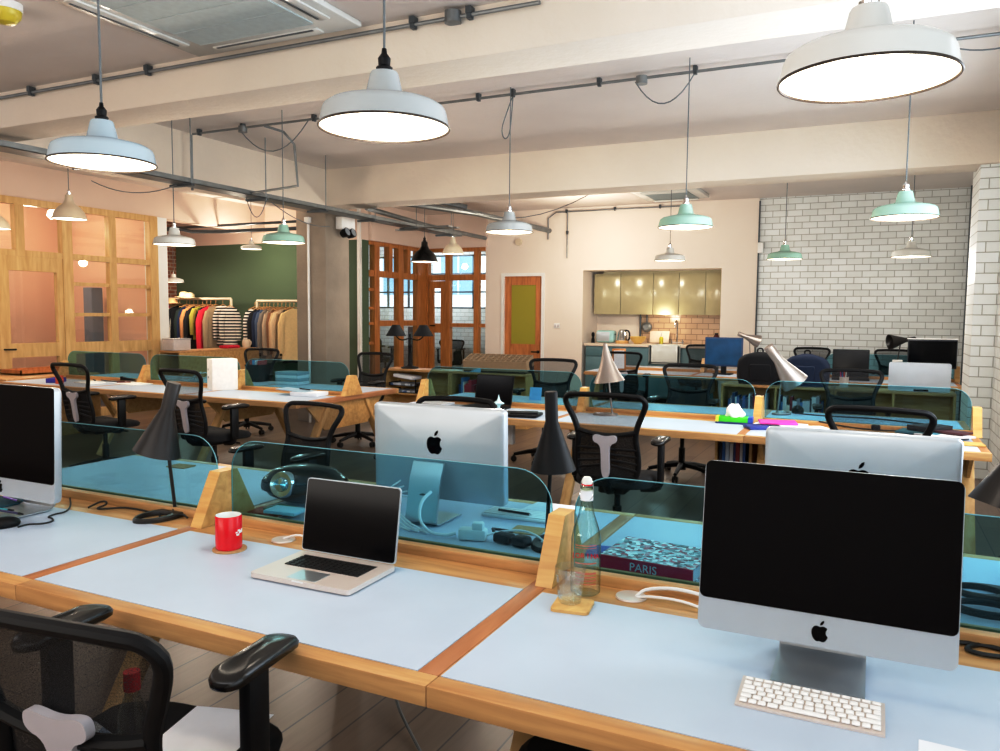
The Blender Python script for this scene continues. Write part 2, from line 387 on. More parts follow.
# kitchen recess
w = MB()
w.b2((KX0-.2, YB+.2, 0), (KX0, YB+.95, KZ+.2)).b2((KX1, YB+.2, 0), (KX1+.2, YB+.95, KZ+.2)).b2((KX0, YB+.2, KZ), (KX1, YB+.95, KZ+.2)).b2((KX0, YB+.85, 0), (-3.95, YB+.95, KZ))
struct('wall_kitchen', w, M['wallp'], label='cream walls of the kitchen recess', cat='wall')
struct('wall_kitchen_tiles', MB().b2((-3.95, YB+.85, 0), (KX1, YB+.95, KZ)), M['tiles'], label='beige tiled splashback in the kitchen recess', cat='wall')
# back door
o = struct('door_1', MB().b2((DX0, YB-.02, 0), (DX0+.06, YB+.2, DZ)).b2((DX1-.06, YB-.02, 0), (DX1, YB+.2, DZ)).b2((DX0+.06, YB-.018, DZ-.06), (DX1-.06, YB+.2, DZ)), M['white'])
d = MB(); y0, y1 = YB+.03, YB+.075
d.b2((DX0+.06, y0, .01), (DX0+.19, y1, DZ-.06)).b2((DX1-.19, y0, .01), (DX1-.06, y1, DZ-.06)).b2((DX0+.19, y0, DZ-.22), (DX1-.19, y1, DZ-.06))
d.b2((DX0+.19, y0, .62), (DX1-.19, y1, .98)).b2((DX0+.19, y0, .01), (DX1-.19, y1, .25)).b2((DX0+.19, y0+.012, .25), (DX1-.19, y1-.012, .62))
o['label'] = 'oak door with a tall yellow green glass panel'; o['category'] = 'door'
part('door_leaf', d, M['oak_door'], o)
part('door_glass', MB().b2((DX0+.19, y0+.015, .98), (DX1-.19, y1-.015, DZ-.22)), M['amber'], o, 'yellow green frosted glass panel')
part('door_handle', MB().tube([(DX1-.13, y0, .84), (DX1-.13, y0-.05, .84), (DX1-.25, y0-.05, .84)], .012, 8).cyl((DX1-.13, y0, .84), (DX1-.13, y0-.01, .84), .028), M['black_metal'], o)
struct('wall_lobby', MB().b2((-6.6, YB+.9, 0), (-5.2, YB+1.0, 3.0)), painted('lobby yellow', '#c8c24a', 2), label='yellow wall behind the glazed door', cat='wall')
sw = thing('light_switch', 'white double light switch on the cream back wall beside the door', 'switch', (-5.27, YB, 1.33))
part('plate', MB().box((0, -.006, 0), (.12, .012, .09), bev=.004), M['white'], sw)
for sx in (-.028, .028): part('rocker', MB().box((sx, -.014, 0), (.03, .008, .05), bev=.002), M['grey_plast'], sw)
solid('alarm_sounder', MB().cyl((0, 0, 0), (0, -.05, 0), .07, .06, 20), M['enam_c'], 'round cream alarm sounder high on the cream back wall', 'alarm', (at(519, 242, 'y', YB)))
solid('wall_box', MB().box((0, -.04, 0), (.09, .08, .17), bev=.01), M['white'], 'small white box on the edge of the white brick wall', 'box', at(761, 248, 'y', YB))

# left wall: glazed timber partition, pier, wall above
PX = -10.2
def Yp(px): return at(px, 300, 'x', PX).y
def Zp(px, py): return at(px, py, 'x', PX).z
struct('wall_left', MB().b2((PX-.25, -2.2, 2.99), (PX, 11.26, 3.5)).b2((PX-.25, -2.2, 0), (PX, Yp(0)-2.2, 3.0)), M['pinkwall'], label='peach painted wall above the timber partition')
struct('trim_left_pier', MB().b2((PX-.25, Yp(157), 0), (PX+.012, Yp(168), 3.0)), M['white'], label='white wall end at the right of the timber partition', cat='pier')
ZT, ZTR = 2.98, 2.29
pt = thing('glazed_partition', 'oak framed glazed partition with a door along the left wall', 'partition')
fr = MB(); yl = Yp(0)-2.2; yr = Yp(157)
def hbar(a, b, z0, z1, d=.09): fr.b2((PX-.046, a, z0), (PX+d-.055, b, z1))
def vbar(a, b, z0, z1, d=.09): fr.b2((PX-.05, a, z0), (PX+d-.05, b, z1))
hbar(yl, yr, ZT-.07, ZT+.02, .10); hbar(yl, yr, ZTR-.05, ZTR+.03, .10); hbar(yl, yr, 0, .12)
vbar(Yp(62), Yp(72), 0, ZT, .1); vbar(Yp(109), Yp(116), 0, ZT); vbar(Yp(149), yr, 0, ZT, .1); vbar(Yp(16), Yp(25), ZTR, ZT); vbar(Yp(0)-.14, Yp(0)-.04, 0, ZT, .1); vbar(yl, yl+.1, 0, ZT); vbar(yl+1.0, yl+1.08, 0, ZT)
for py, t in ((285.5, .05), (314.7, .05)):
    z = Zp(112, py); hbar(Yp(72), yr, z-t/2, z+t/2, .07); hbar(yl, Yp(0)-.14, z-t/2, z+t/2, .07)
hbar(Yp(72), yr, Zp(112, 352), Zp(112, 341)); hbar(Yp(72), yr, .5, .56); hbar(yl, Yp(0)-.14, 1.0, 1.12)
part('frame', fr, M['oak_part'], pt)
dl = MB(); a, b = Yp(0)-.04, Yp(62)
for y0, y1, z0, z1 in ((a, Yp(8), .02, ZTR-.05), (Yp(56), b, .02, ZTR-.05), (Yp(8), Yp(56), ZTR-.24, ZTR-.05), (Yp(8), Yp(56), Zp(30, 357), Zp(30, 343)), (Yp(8), Yp(56), .02, .3)):
    dl.b2((PX-.03, y0, z0), (PX+.035, y1, z1))
dd = part('door', dl, M['oak_part'], pt)
part('handle', MB().tube([(PX+.035, a+.05, 1.02), (PX+.09, a+.05, 1.02), (PX+.09, a+.17, 1.02)], .011, 8), M['black_metal'], dd)
part('pane', MB().b2((PX-.004, a+.1, .1), (PX+.002, b-.05, 2.2)), M['glass'], dd)
for y0, y1, z0, z1 in ((yl, Yp(16), ZTR, ZT), (Yp(25), Yp(62), ZTR, ZT), (Yp(72), Yp(109), ZTR, ZT), (Yp(116), Yp(149), ZTR, ZT), (Yp(72), Yp(109), .1, ZTR), (Yp(116), Yp(149), .1, ZTR), (yl, Yp(0)-.14, .1, ZTR)):
    part('pane', MB().b2((PX-.004, y0, z0), (PX+.002, y1, z1)), M['glass'], pt)
struct('wall_meeting_room', MB().b2((-12.7, -2.2, 0), (-12.5, 8.95, 3.45)).b2((-12.5, 8.8, 0), (PX-.25, 9.0, 3.45)), M['peach'], label='peach wall of the room behind the timber partition', cat='wall')
cb = thing('shelf_tower', 'grey blue narrow shelf tower seen through the timber partition', 'shelf', (-11.3, Yp(98)+.75, 0))
part('body', MB().box((0, 0, .95), (.2, .2, 1.9), bev=.01), colour('#7b808e', .6), cb)
part('shelf', MB().box((.105, 0, 1.0), (.02, .19, .03)), colour('#5b606e', .6), cb)
part('shelf', MB().box((.105, 0, 1.45), (.02, .19, .03)), colour('#5b606e', .6), cb)

# back left bay: green wall, brick return, concrete column, glazed room
struct('wall_green', MB().b2((-12.75, 11.26, 0), (-8.06, 11.46, 2.8)), M['green'], label='olive green wall behind the clothes rails')
struct('wall_green_top', MB().b2((-12.75, 11.24, 2.8), (-8.06, 11.46, 3.46)), M['pinkwall'], label='peach band above the green wall', cat='wall')
struct('wall_brick_return', MB().b2((-12.9, 9.0, 0), (-12.5, 11.3, 3.46)), bricks('red brick side', '#9a5b3f', '#7d442f', '#a89a86', .22, .075, .01, rot=(R(-90), R(-90), 0)), label='red brick return wall beside the clothes rails', cat='wall')
struct('trim_green_end', MB().b2((-8.12, 11.2, 0), (-8.06, 11.275, 3.46)), M['white'], label='white end of the green wall', cat='trim')
struct('column', MB().b2((-7.34, 8.7, 0), (-6.83, 9.24, 3.46), bev=.015), M['conc'], label='square board marked concrete column', cat='column')
cp = thing('conduit_pipe', 'white vertical pipe down the front of the concrete column', 'pipe', (-7.09, 8.66, 0))
part('pipe', MB().tube([(0, 0, 0), (0, 0, 2.78)], .018, 10), M['white'], cp)
part('cap', MB().box((0, -.01, 2.8), (.08, .07, .08), bev=.01), M['white'], cp)
em = thing('emergency_light', 'white emergency light box with two black lamps on the concrete column', 'light', at(342, 224, 'x', -6.80))
part('housing', MB().box((.06, 0, 0), (.12, .30, .17), bev=.012), M['white'], em)
for sy in (-.07, .07): h = part('lamp_head', MB().lathe([(.0, -.05), (.05, -.05), (.062, .0), (.062, .05), (.055, .055)], 16, 0, Matrix.Translation((.10, sy, -.135)) @ Matrix.Rotation(R(70), 4, 'Y')), M['black_metal'], em); part('lens', MB().lathe([(.0, .05), (.055, .05)], 16, 0, Matrix.Translation((.10, sy, -.135)) @ Matrix.Rotation(R(70), 4, 'Y')), M['alu_white'], h)

GX = -8.1
gp = thing('glazed_screen', 'red oak framed glazed screen and door of the far office', 'partition')
fr = MB()
def Yg(px): return at(px, 300, 'x', GX).y
def Xg(px): return at(px, 300, 'y', YB).x
ZG, ZM, ZL = 2.80, 2.27, 1.40
def gv(px0, px1, z0=0, z1=ZG-.004): fr.b2((GX-.05, Yg(px0), z0), (GX+.06, Yg(px1), z1))
gv(372, 377); gv(396, 401); gv(415, 424); gv(386.5, 390, ZM, ZG); gv(405, 408, ZM, ZG)
for z0, z1 in ((ZG-.07, ZG+.01), (ZM-.09, ZM+.02), (0, .1)): fr.b2((GX-.04, 11.46, z0), (GX+.05, YB, z1)); fr.b2((GX+.065, YB-.02, z0), (-6.74, YB+.07, z1))
fr.b2((GX-.03, Yg(377), ZL-.1), (GX+.04, YB, ZL))
for z in (1.95, 1.62, 1.35, 1.0): fr.b2((GX-.03, 11.46, z-.025), (GX+.04, Yg(372), z+.025))
for a, b in ((424, 429), (446, 450.5), (474.5, 479)): fr.b2((Xg(a), YB-.035, .004), (Xg(b), YB+.08, ZG-.004))
fr.b2((Xg(450), YB-.02, ZL-.12), (-6.74, YB+.05, ZL-.05))
part('frame', fr, M['oak_red'], gp)
dl = MB(); xa, xb = Xg(429.5), Xg(445.5)
dl.b2((xa, YB-.015, .02), (xa+.10, YB+.035, ZM-.1)).b2((xb-.10, YB-.015, .02), (xb, YB+.035, ZM-.1)).b2((xa+.10, YB-.012, ZM-.24), (xb-.10, YB+.03, ZM-.1)).b2((xa+.10, YB-.012, ZL-.24), (xb-.10, YB+.03, ZL-.06)).b2((xa+.10, YB-.012, .02), (xb-.10, YB+.03, .25))
dd = part('door', dl, M['oak_red'], gp)
part('handle', MB().tube([(xa+.05, YB-.015, 1.3), (xa+.05, YB-.06, 1.3), (xa+.16, YB-.06, 1.3)], .012, 8), M['black_metal'], dd)
part('pane', MB().b2((GX, 11.5, .1), (GX+.006, YB, ZG-.05)), M['glass'], gp)
part('pane', MB().b2((GX+.02, YB+.01, .1), (-6.74, YB+.016, ZG-.05)), M['glass'], gp)
struct('wall_lintel_office', MB().b2((-8.14, 11.46, 2.8), (-8.0, YB, 3.46)).b2((-8.1, YB-.06, 2.8), (-6.7, YB+.14, 3.46)), M['pinkwall'], label='peach wall above the far glazed screen', cat='wall')
# far office behind the glazed screen
YW = 17.0
fw = MB().b2((-14, YW, 0), (-6, YW+.2, 1.66)).b2((-14, YW, 2.98), (-6, YW+.2, 3.5))
for x in (-12.1, -10.35, -8.45): fw.b2((x, YW, 1.66), (x+.22, YW+.2, 2.98))
fw.b2((-14.2, 11.46, 0), (-14, YW+.2, 3.5)).b2((-6.1, YB+1.1, 0), (-5.9, YW+.2, 3.5))
struct('wall_office_far', fw, M['brickw'], label='pale brick window wall of the far office', cat='wall')
ff = MB()
for x in [-13.9+.62*k for k in range(13)]: ff.b2((x, YW+.05, 1.66), (x+.045, YW+.1, 2.98))
for z in (1.66, 2.05, 2.5, 2.94): ff.b2((-13.9, YW+.05, z), (-6.1, YW+.1, z+.04))
o = struct('window_3', ff, M['steel_dk'], label='steel framed windows of the far office', cat='window')
part('window_pane', MB().b2((-13.9, YW+.07, 1.68), (-6.1, YW+.075, 2.96)), M['glass'], o)
bl = thing('neighbour_building', 'white building with blue windows outside the far office windows', 'building', (-13, 24, 0))
part('wall', MB().b2((-10, 0, -3), (9, .3, 9)), painted('outside render', '#f2f6f8', 2), bl)
for k in range(6):
    p_ = part('window', MB().b2((-5.6+2.4*k, -.05, 2.2), (-4.2+2.4*k, 0, 3.9)), colour('#8fb6cc', .3), bl)
    part('sash', MB().b2((-4.93+2.4*k, -.07, 2.2), (-4.87+2.4*k, -.05, 3.9)), M['white'], p_)

# ------------------------------------------------------------------ kitchen
kc = thing('wall_cabinet_run', 'glossy beige wall cabinets in the kitchen recess', 'cabinet', (0, YB+.5, 0))
ZC0, ZC1 = 1.56, 2.26
part('carcass', MB().b2((-4.56, 0, ZC0), (KX1, .34, KZ)), M['kit_up'], kc)
xs = [at(p, 290, 'y', YB+.5).x for p in (594.5, 621, 653.5, 679.5, 706, 721.5)]
for a, b in zip(xs, xs[1:]): part('door', MB().b2((a+.005, -.022, ZC0-.01), (min(b, KX1)-.005, 0, KZ-.04), bev=.003), M['kit_up'], kc)
kb = thing('base_cabinet_run', 'blue grey kitchen base cabinets in the recess behind the desks', 'cabinet', (0, YB+.02, 0))
part('carcass', MB().b2((-4.72, .02, .1), (KX1, .8, .98)), M['kit_low'], kb)
kx = [-4.72, -4.18, -3.55, -2.98, KX1]
for i, (a, b) in enumerate(zip(kx, kx[1:])):
    if i != 2: part('drawer' if i == 0 else 'door', MB().b2((a+.006, 0, .80 if i == 0 else .12), (b-.006, .02, .975), bev=.003), M['kit_low'], kb)
part('door', MB().b2((-4.714, 0, .12), (-4.186, .02, .79), bev=.003), M['kit_low'], kb)
part('door', MB().b2((-3.544, 0, .12), (-2.986, .02, .68), bev=.003), M['kit_low'], kb)
solid('worktop', MB().b2((-4.74, -.03, 0), (-3.56, .82, .045), bev=.006).b2((-3.0, -.03, 0), (KX1, .82, .045), bev=.006).b2((-3.56, .45, 0), (-3.0, .82, .045)), M['kit_top'], 'pale kitchen worktop on the blue grey base cabinets', 'worktop', (0, YB+.02, .982))
sk = thing('butler_sink', 'white ceramic butler sink set between blue grey base cabinets', 'sink', (-3.27, YB+.22, .70))
part('basin', MB().b2((-.27, -.24, 0), (.27, -.20, .325), bev=.01).b2((-.27, .2, 0), (.27, .24, .325)).b2((-.27, -.24, 0), (-.23, .24, .325)).b2((.23, -.24, 0), (.27, .24, .325)).b2((-.27, -.24, 0), (.27, .24, .03)), M['ceramic'], sk)
tp = thing('mixer_tap', 'tall chrome swan neck mixer tap behind the butler sink', 'tap', (-3.2, YB+.62, 1.028))
part('spout', MB().tube([(0, 0, 0), (0, 0, .34), (0, -.02, .4), (0, -.1, .42), (0, -.17, .38), (0, -.17, .3)], .016, 10, smooth=2), M['chrome'], tp)
for sx in (-.1, .1): part('handle', MB().cyl((sx, 0, 0), (sx, 0, .06), .02).cyl((sx, -.03, .075), (sx, .03, .075), .012).tube([(sx, 0, .03), (0, 0, .03)], .012), M['chrome'], tp)
ts = thing('toaster', 'pale blue toaster with steel front on the kitchen worktop', 'toaster', (-4.42, YB+.3, 1.028))
part('body', MB().box((0, 0, .12), (.34, .2, .22), bev=.045, seg=4), colour('#a9cfce', .25), ts)
part('front', MB().box((-.03, -.101, .12), (.24, .012, .17), bev=.004), M['alu_white'], ts)
part('lever', MB().box((.175, -.02, .16), (.02, .04, .02), bev=.004), M['black_metal'], ts)
pm = solid('pepper_mill', MB().lathe([(0, 0), (.035, 0), (.03, .06), (.02, .1), (.03, .14), (.025, .18), (0, .2)], 16), M['black_metal'], 'black pepper mill to the left of the pale blue toaster', 'mill', (-4.68, YB+.32, 1.028))
kt = thing('kettle', 'steel and black kettle between the toaster and the yellow bowl', 'kettle', (-4.12, YB+.3, 1.028))
part('body', MB().lathe([(0, 0), (.1, 0), (.1, .03), (.095, .05), (.075, .2), (.05, .25), (0, .26)], 20), M['chrome'], kt)
part('handle', MB().tube([(.06, 0, .24), (.13, 0, .22), (.14, 0, .1), (.1, 0, .05)], .014, 8, smooth=1), M['black_metal'], kt)
part('base', MB().lathe([(0, 0), (.12, 0), (.12, .05), (.1, .055)], 20), M['oak_pale'], kt)
bw = solid('bowl', MB().lathe([(0, .0), (.06, 0), (.12, .06), (.15, .13), (.14, .13), (.11, .06), (.05, .015), (0, .015)], 24), colour('#d8b96a', .4), 'yellow wooden bowl on the kitchen worktop', 'bowl', (-3.83, YB+.3, 1.028))
cbd = solid('chopping_board', MB().box((0, 0, .11), (.36, .02, .22), rot=Matrix.Rotation(R(-14), 3, 'X'), bev=.006), colour('#e6d6c4', .6), 'pale chopping board leaning beside the sink', 'board', (-3.55, YB+.74, 1.035))
sp = thing('soap_bottle', 'yellow green soap bottle beside the tap', 'bottle', (-3.47, YB+.55, 1.028))
part('body', MB().lathe([(0, 0), (.035, 0), (.037, .1), (.02, .13), (0, .13)], 16), colour('#b8b02a', .25), sp)
part('pump', MB().cyl((0, 0, .13), (0, 0, .18), .008).box((0, -.02, .185), (.02, .06, .014)), M['white'], sp)
bt = thing('sauce_bottle', 'dark red bottle at the right end of the worktop', 'bottle', (-2.5, YB+.55, 1.028))
part('body', MB().lathe([(0, 0), (.05, 0), (.055, .02), (.055, .14), (.03, .18), (0, .18)], 16), colour('#5d1c1c', .25), bt)
part('lid', MB().cyl((0, 0, .18), (0, 0, .21), .03), M['black_metal'], bt)
ww = thing('wall_hose', 'steel pipe and round valve on the kitchen tiles', 'pipe', (-3.93, YB+.84, 0))
part('pipe', MB().tube([(0, -.03, 1.05), (0, -.03, 1.6)], .018, 8).tube([(.12, -.03, 1.4), (.12, -.03, 1.58)], .012, 8), M['steel_dk'], ww)
part('valve', MB().lathe([(0, 0), (.09, 0), (.09, .05), (.05, .08), (0, .08)], 20, 0, Matrix.Translation((.12, -.01, 1.32)) @ Matrix.Rotation(R(90), 4, 'X')), M['steel'], ww)

# ------------------------------------------------------------------ bench desks
HT = .73
def glass_outline(w, h=.305, r0=.12, r1=.12, n=7):
    p = [(0, 0), (w, 0)]
    for k in range(n+1): a = R(90*k/n); p.append((w-r1+r1*math.cos(a), h-r1+r1*math.sin(a)))
    for k in range(n+1): a = R(90+90*k/n); p.append((r0+r0*math.cos(a), h-r0+r0*math.sin(a)))
    return p
def bench(x0, x1, yc, label, left_post=False, right_post=True, legs=(True, True), glass=True, group=None, over=0.0, right_wood='oak_y', gh=.305):
    """one desk module from x0 to x1: two work surfaces back to back along a raised spine at yc"""
    t = thing('bench_desk', label, 'desk', ((x0+x1)/2, yc, 0), 0, group)
    w = x1-x0; h = w/2
    e = MB()
    for s in (-1, 1):
        e.b2((-h+.001, s*.83, HT-.048), (h-.001, s*.775, HT), bev=.002)
        if s < 0: e.b2((-h+.006, s*.185, HT-.03), (h-.055, s*.02, HT-.0003))
    e.b2((-h+.001, -.775, HT-.048), (-h+.006, .775, HT))
    part('edging', e, M['oak'], t)
    part('end_edging', MB().b2((h-.055, -.775, HT-.048), (h-.001, .775, HT), bev=.002), M[right_wood], t)
    for s in (-1, 1): part('desktop', MB().b2((-h+.006, s*.775, HT-.03), (h-.055, s*(.185 if s < 0 else .0), HT+.0015)), M['lino'], t)
    part('spine_rail', MB().b2((-h+.03, -.05, HT), (h-.03, -.012, HT+.032), bev=.002).b2((-h+.03, .012, HT), (h-.03, .028, HT+.030), bev=.002).b2((-h+.03, -.012, HT), (h-.03, .012, HT+.012)), M['oak'], t)
    prof = [(-.145, 0), (.145, 0), (.045, .195), (-.045, .195)]
    for ok, x in ((left_post, -h+.02), (right_post, h-.008)):
        if ok: part('screen_post', MB().prism(prof, .054, 0, Matrix.Translation((x-.027+over, 0, HT+.0005)) @ YZ), M['ply'], t)
    if glass:
        part('glass_screen', MB().prism(glass_outline(w-.075), .009, 0, Matrix.Translation((-h+.035, -.0045, HT+.013)) @ XZ), M['teal'], t)
        ol = [(x-h+.035, 0, z+HT+.013) for x, z in glass_outline(w-.075)[1:]]
        part('glass_edge', MB().tube(ol+[(-h+.035, 0, HT+.013)], .0019, 6), M['teal_edge'], t)
    for ok, x in zip(legs, (-h+.08, h-.08)):
        if ok:
            for s in (-1, 1): part('leg', MB().box((x, s*.5, .35), (.075, .045, .80), rot=Matrix.Rotation(R(s*32), 3, 'X'), bev=.004), M['oak_pale'], t)
            part('leg_panel', MB().prism([(-.62, .682), (.62, .682), (.34, .42), (-.34, .42)], .022, 0, Matrix.Translation((x-.011, 0, 0)) @ YZ), M['ply'], t)
    return t
J1 = [-3.72, -2.25, -.847, .56]
names1 = ['bench desk holding the large computer and black cone lamp in the front row',
          'bench desk holding the open silver laptop and red mug', 'bench desk holding the large dark screened computer, white keyboard and glass bottle']
for i in range(3):
    bench(J1[i], J1[i+1], 2.24, names1[i], left_post=(i == 0), legs=(True, i == 2), group='front row of bench desks', right_wood='oak_y')
J2 = [-8.83, -7.42, -6.01, -4.60]
n2 = ['bench desk strewn with pens and papers on the left of the second row', 'bench desk carrying the tall white box file in the second row', 'second row bench desk with a bare oak end and splayed legs facing the aisle']
for i in range(3):
    bench(J2[i], J2[i+1], 6.26, n2[i], left_post=(i == 0), legs=(True, i == 2), group='left bench of the second row')
J3 = [-3.78, -2.19, -.775, .66]
n3 = ['bench desk carrying the open black laptop beside the aisle, second row', 'bench desk carrying the silver cone lamp and the green tissue box', 'bench desk heaped with papers at the window end of the second row']
for i in range(3):
    bench(J3[i], J3[i+1], 6.26, n3[i], left_post=(i == 0), legs=(True, i == 2), group='right bench of the second row')
J4 = [-3.75, -2.2, -.62, .96]
n4 = ['bench desk with bare oak left end in front of the kitchen, third row', 'bench desk carrying the blue lit monitor in the third row', 'bench desk below the white brick wall at the window end, third row']
for i in range(3):
    bench(J4[i], J4[i+1], 11.43, n4[i], left_post=False, legs=(True, i == 2), glass=(i == 2), group='third row of bench desks')

# ------------------------------------------------------------------ low bookcases between the second and third rows
def bookcase(x0, x1, y, n, label, top='oak', h=.735, depth=.38, holes=True):
    t = thing('low_bookcase', label, 'bookcase', ((x0+x1)/2, y+depth/2, 0)); w = x1-x0; hw = w/2; d = depth/2
    part('top', MB().b2((-hw, -d, h-.03), (hw, d, h), bev=.003), M[top], t)
    c = MB(); c.b2((-hw, d-.015, .0), (hw, d, h-.03)).b2((-hw, -d, 0), (hw, d, .05))
    for k in range(n+1): x = -hw+(w-.025)*k/n; c.b2((x, -d, .05), (x+.025, d-.015, h-.03))
    part('carcass', c, M['ply'], t)
    for k in range(n): part('shelf', MB().b2((-hw+(w-.025)*k/n+.025, -d+.01, .37), (-hw+(w-.025)*(k+1)/n, d-.02, .39)), M['ply'], t)
    return t
BC_Y = 9.5
bookcase(-6.45, -5.33, BC_Y, 1, 'low birch bookcase holding paper trays beside the aisle')
bookcase(-5.32, -4.15, BC_Y, 2, 'low birch bookcase under the wooden grid rack', )
bookcase(-1.63, -.40, BC_Y, 2, 'low birch bookcase under the dark rucksacks')
bookcase(-.39, .80, BC_Y, 2, 'low birch bookcase under the flat silver case')
bookcase(-10.1, -9.65, 8.72, 1, 'low oak topped cabinet beside the white wall end', h=.92, depth=1.72)
bookcase(-9.95, -8.95, 5.6, 1, 'low wooden side cabinet in front of the timber partition', h=.74, depth=1.2)
pal = ['#2f5f9e', '#c9d3dc', '#7a2232', '#1f3f66', '#d8dde0', '#8d97a3', '#bb3344', '#3d7fb8', '#e4e0d6', '#444a55']
def book_row(x0, x1, y, z, label, group, depth=.2, h0=.2, h1=.28, dirx=1, hmax=None, tmin=.018, tmax=.045):
    x = x0; k = 0; base = None
    while x < x1-.02:
        tck = min(random.uniform(tmin, tmax), x1-x); h = random.uniform(h0, h1); c = random.choice(pal)
        t = thing('book', label(k, c), 'book', (x+tck/2, y, z), 0, group)
        part('cover', MB().b2((-tck/2+.0005, -depth/2, 0), (-tck/2+.003, depth/2, h)).b2((tck/2-.003, -depth/2, 0), (tck/2-.0005, depth/2, h)).b2((-tck/2+.0005, -depth/2-.002, 0), (tck/2-.0005, -depth/2+.001, h)), colour(c, .6), t)
        part('pages', MB().b2((-tck/2+.003, -depth/2+.002, .003), (tck/2-.003, depth/2-.004, h-.004)), M['paper'], t)
        x += tck; k += 1
book_row(-1.55, -1.10, BC_Y+.13, .39, lambda k, c: 'spine of a book standing in the low bookcase under the dark rucksacks', 'books in the low bookcase under the rucksacks', h0=.15, h1=.25)
book_row(-.98, -.5, BC_Y+.13, .39, lambda k, c: 'spine of a book standing in the low bookcase under the dark rucksacks', 'books in the low bookcase under the rucksacks', h0=.12, h1=.26)
book_row(-5.2, -4.95, BC_Y+.13, .39, lambda k, c: 'book standing in the low bookcase under the wooden grid rack', 'books in the low bookcase under the grid rack', h0=.15, h1=.27)
# small open shelf under the second row desk with upright books
us = thing('under_desk_shelf', 'small oak shelf unit under the second row desk, holding upright books', 'shelf', (-.80, 6.15, 0))
part('carcass', MB().b2((-.26, -.16, 0), (-.24, .16, .66)).b2((.24, -.16, 0), (.26, .16, .66)).b2((-.01, -.16, 0), (.01, .16, .66)).b2((-.26, .145, 0), (.26, .16, .66)), M['ply'], us)
for z in (.02, .40, .65): part('shelf', MB().b2((-.24, -.16, z-.01), (.24, .145, z+.01)), M['ply'], us)
cs = ['#23283a', '#2b63b0', '#b9cfe8', '#dfe6ee', '#3c3f7a', '#8d2f3a', '#d9dfe6', '#2f57a5']
xx = -1.03
for i, c in enumerate(cs):
    tk = [.022, .024, .03, .028, .018, .03, .02, .022][i]
    words = ['black', 'bright blue', 'pale blue', 'white', 'violet', 'dark red', 'thin white', 'deep blue'][i]
    t = thing('book', words+' spined book in the row of books under the second row desk', 'book', (xx+tk/2, 6.1, .411), 0, 'upright books under the second row desk')
    h = .17+.02*((i*37) % 3)
    part('cover', MB().b2((-tk/2+.0005, -.1, 0), (tk/2-.0005, -.094, h)).b2((-tk/2+.0005, -.1, 0), (-tk/2+.003, .09, h)).b2((tk/2-.003, -.1, 0), (tk/2-.0005, .09, h)), colour(c, .5), t)
    part('pages', MB().b2((-tk/2+.003, -.094, .003), (tk/2-.003, .086, h-.004)), M['paper'], t)
    xx += tk

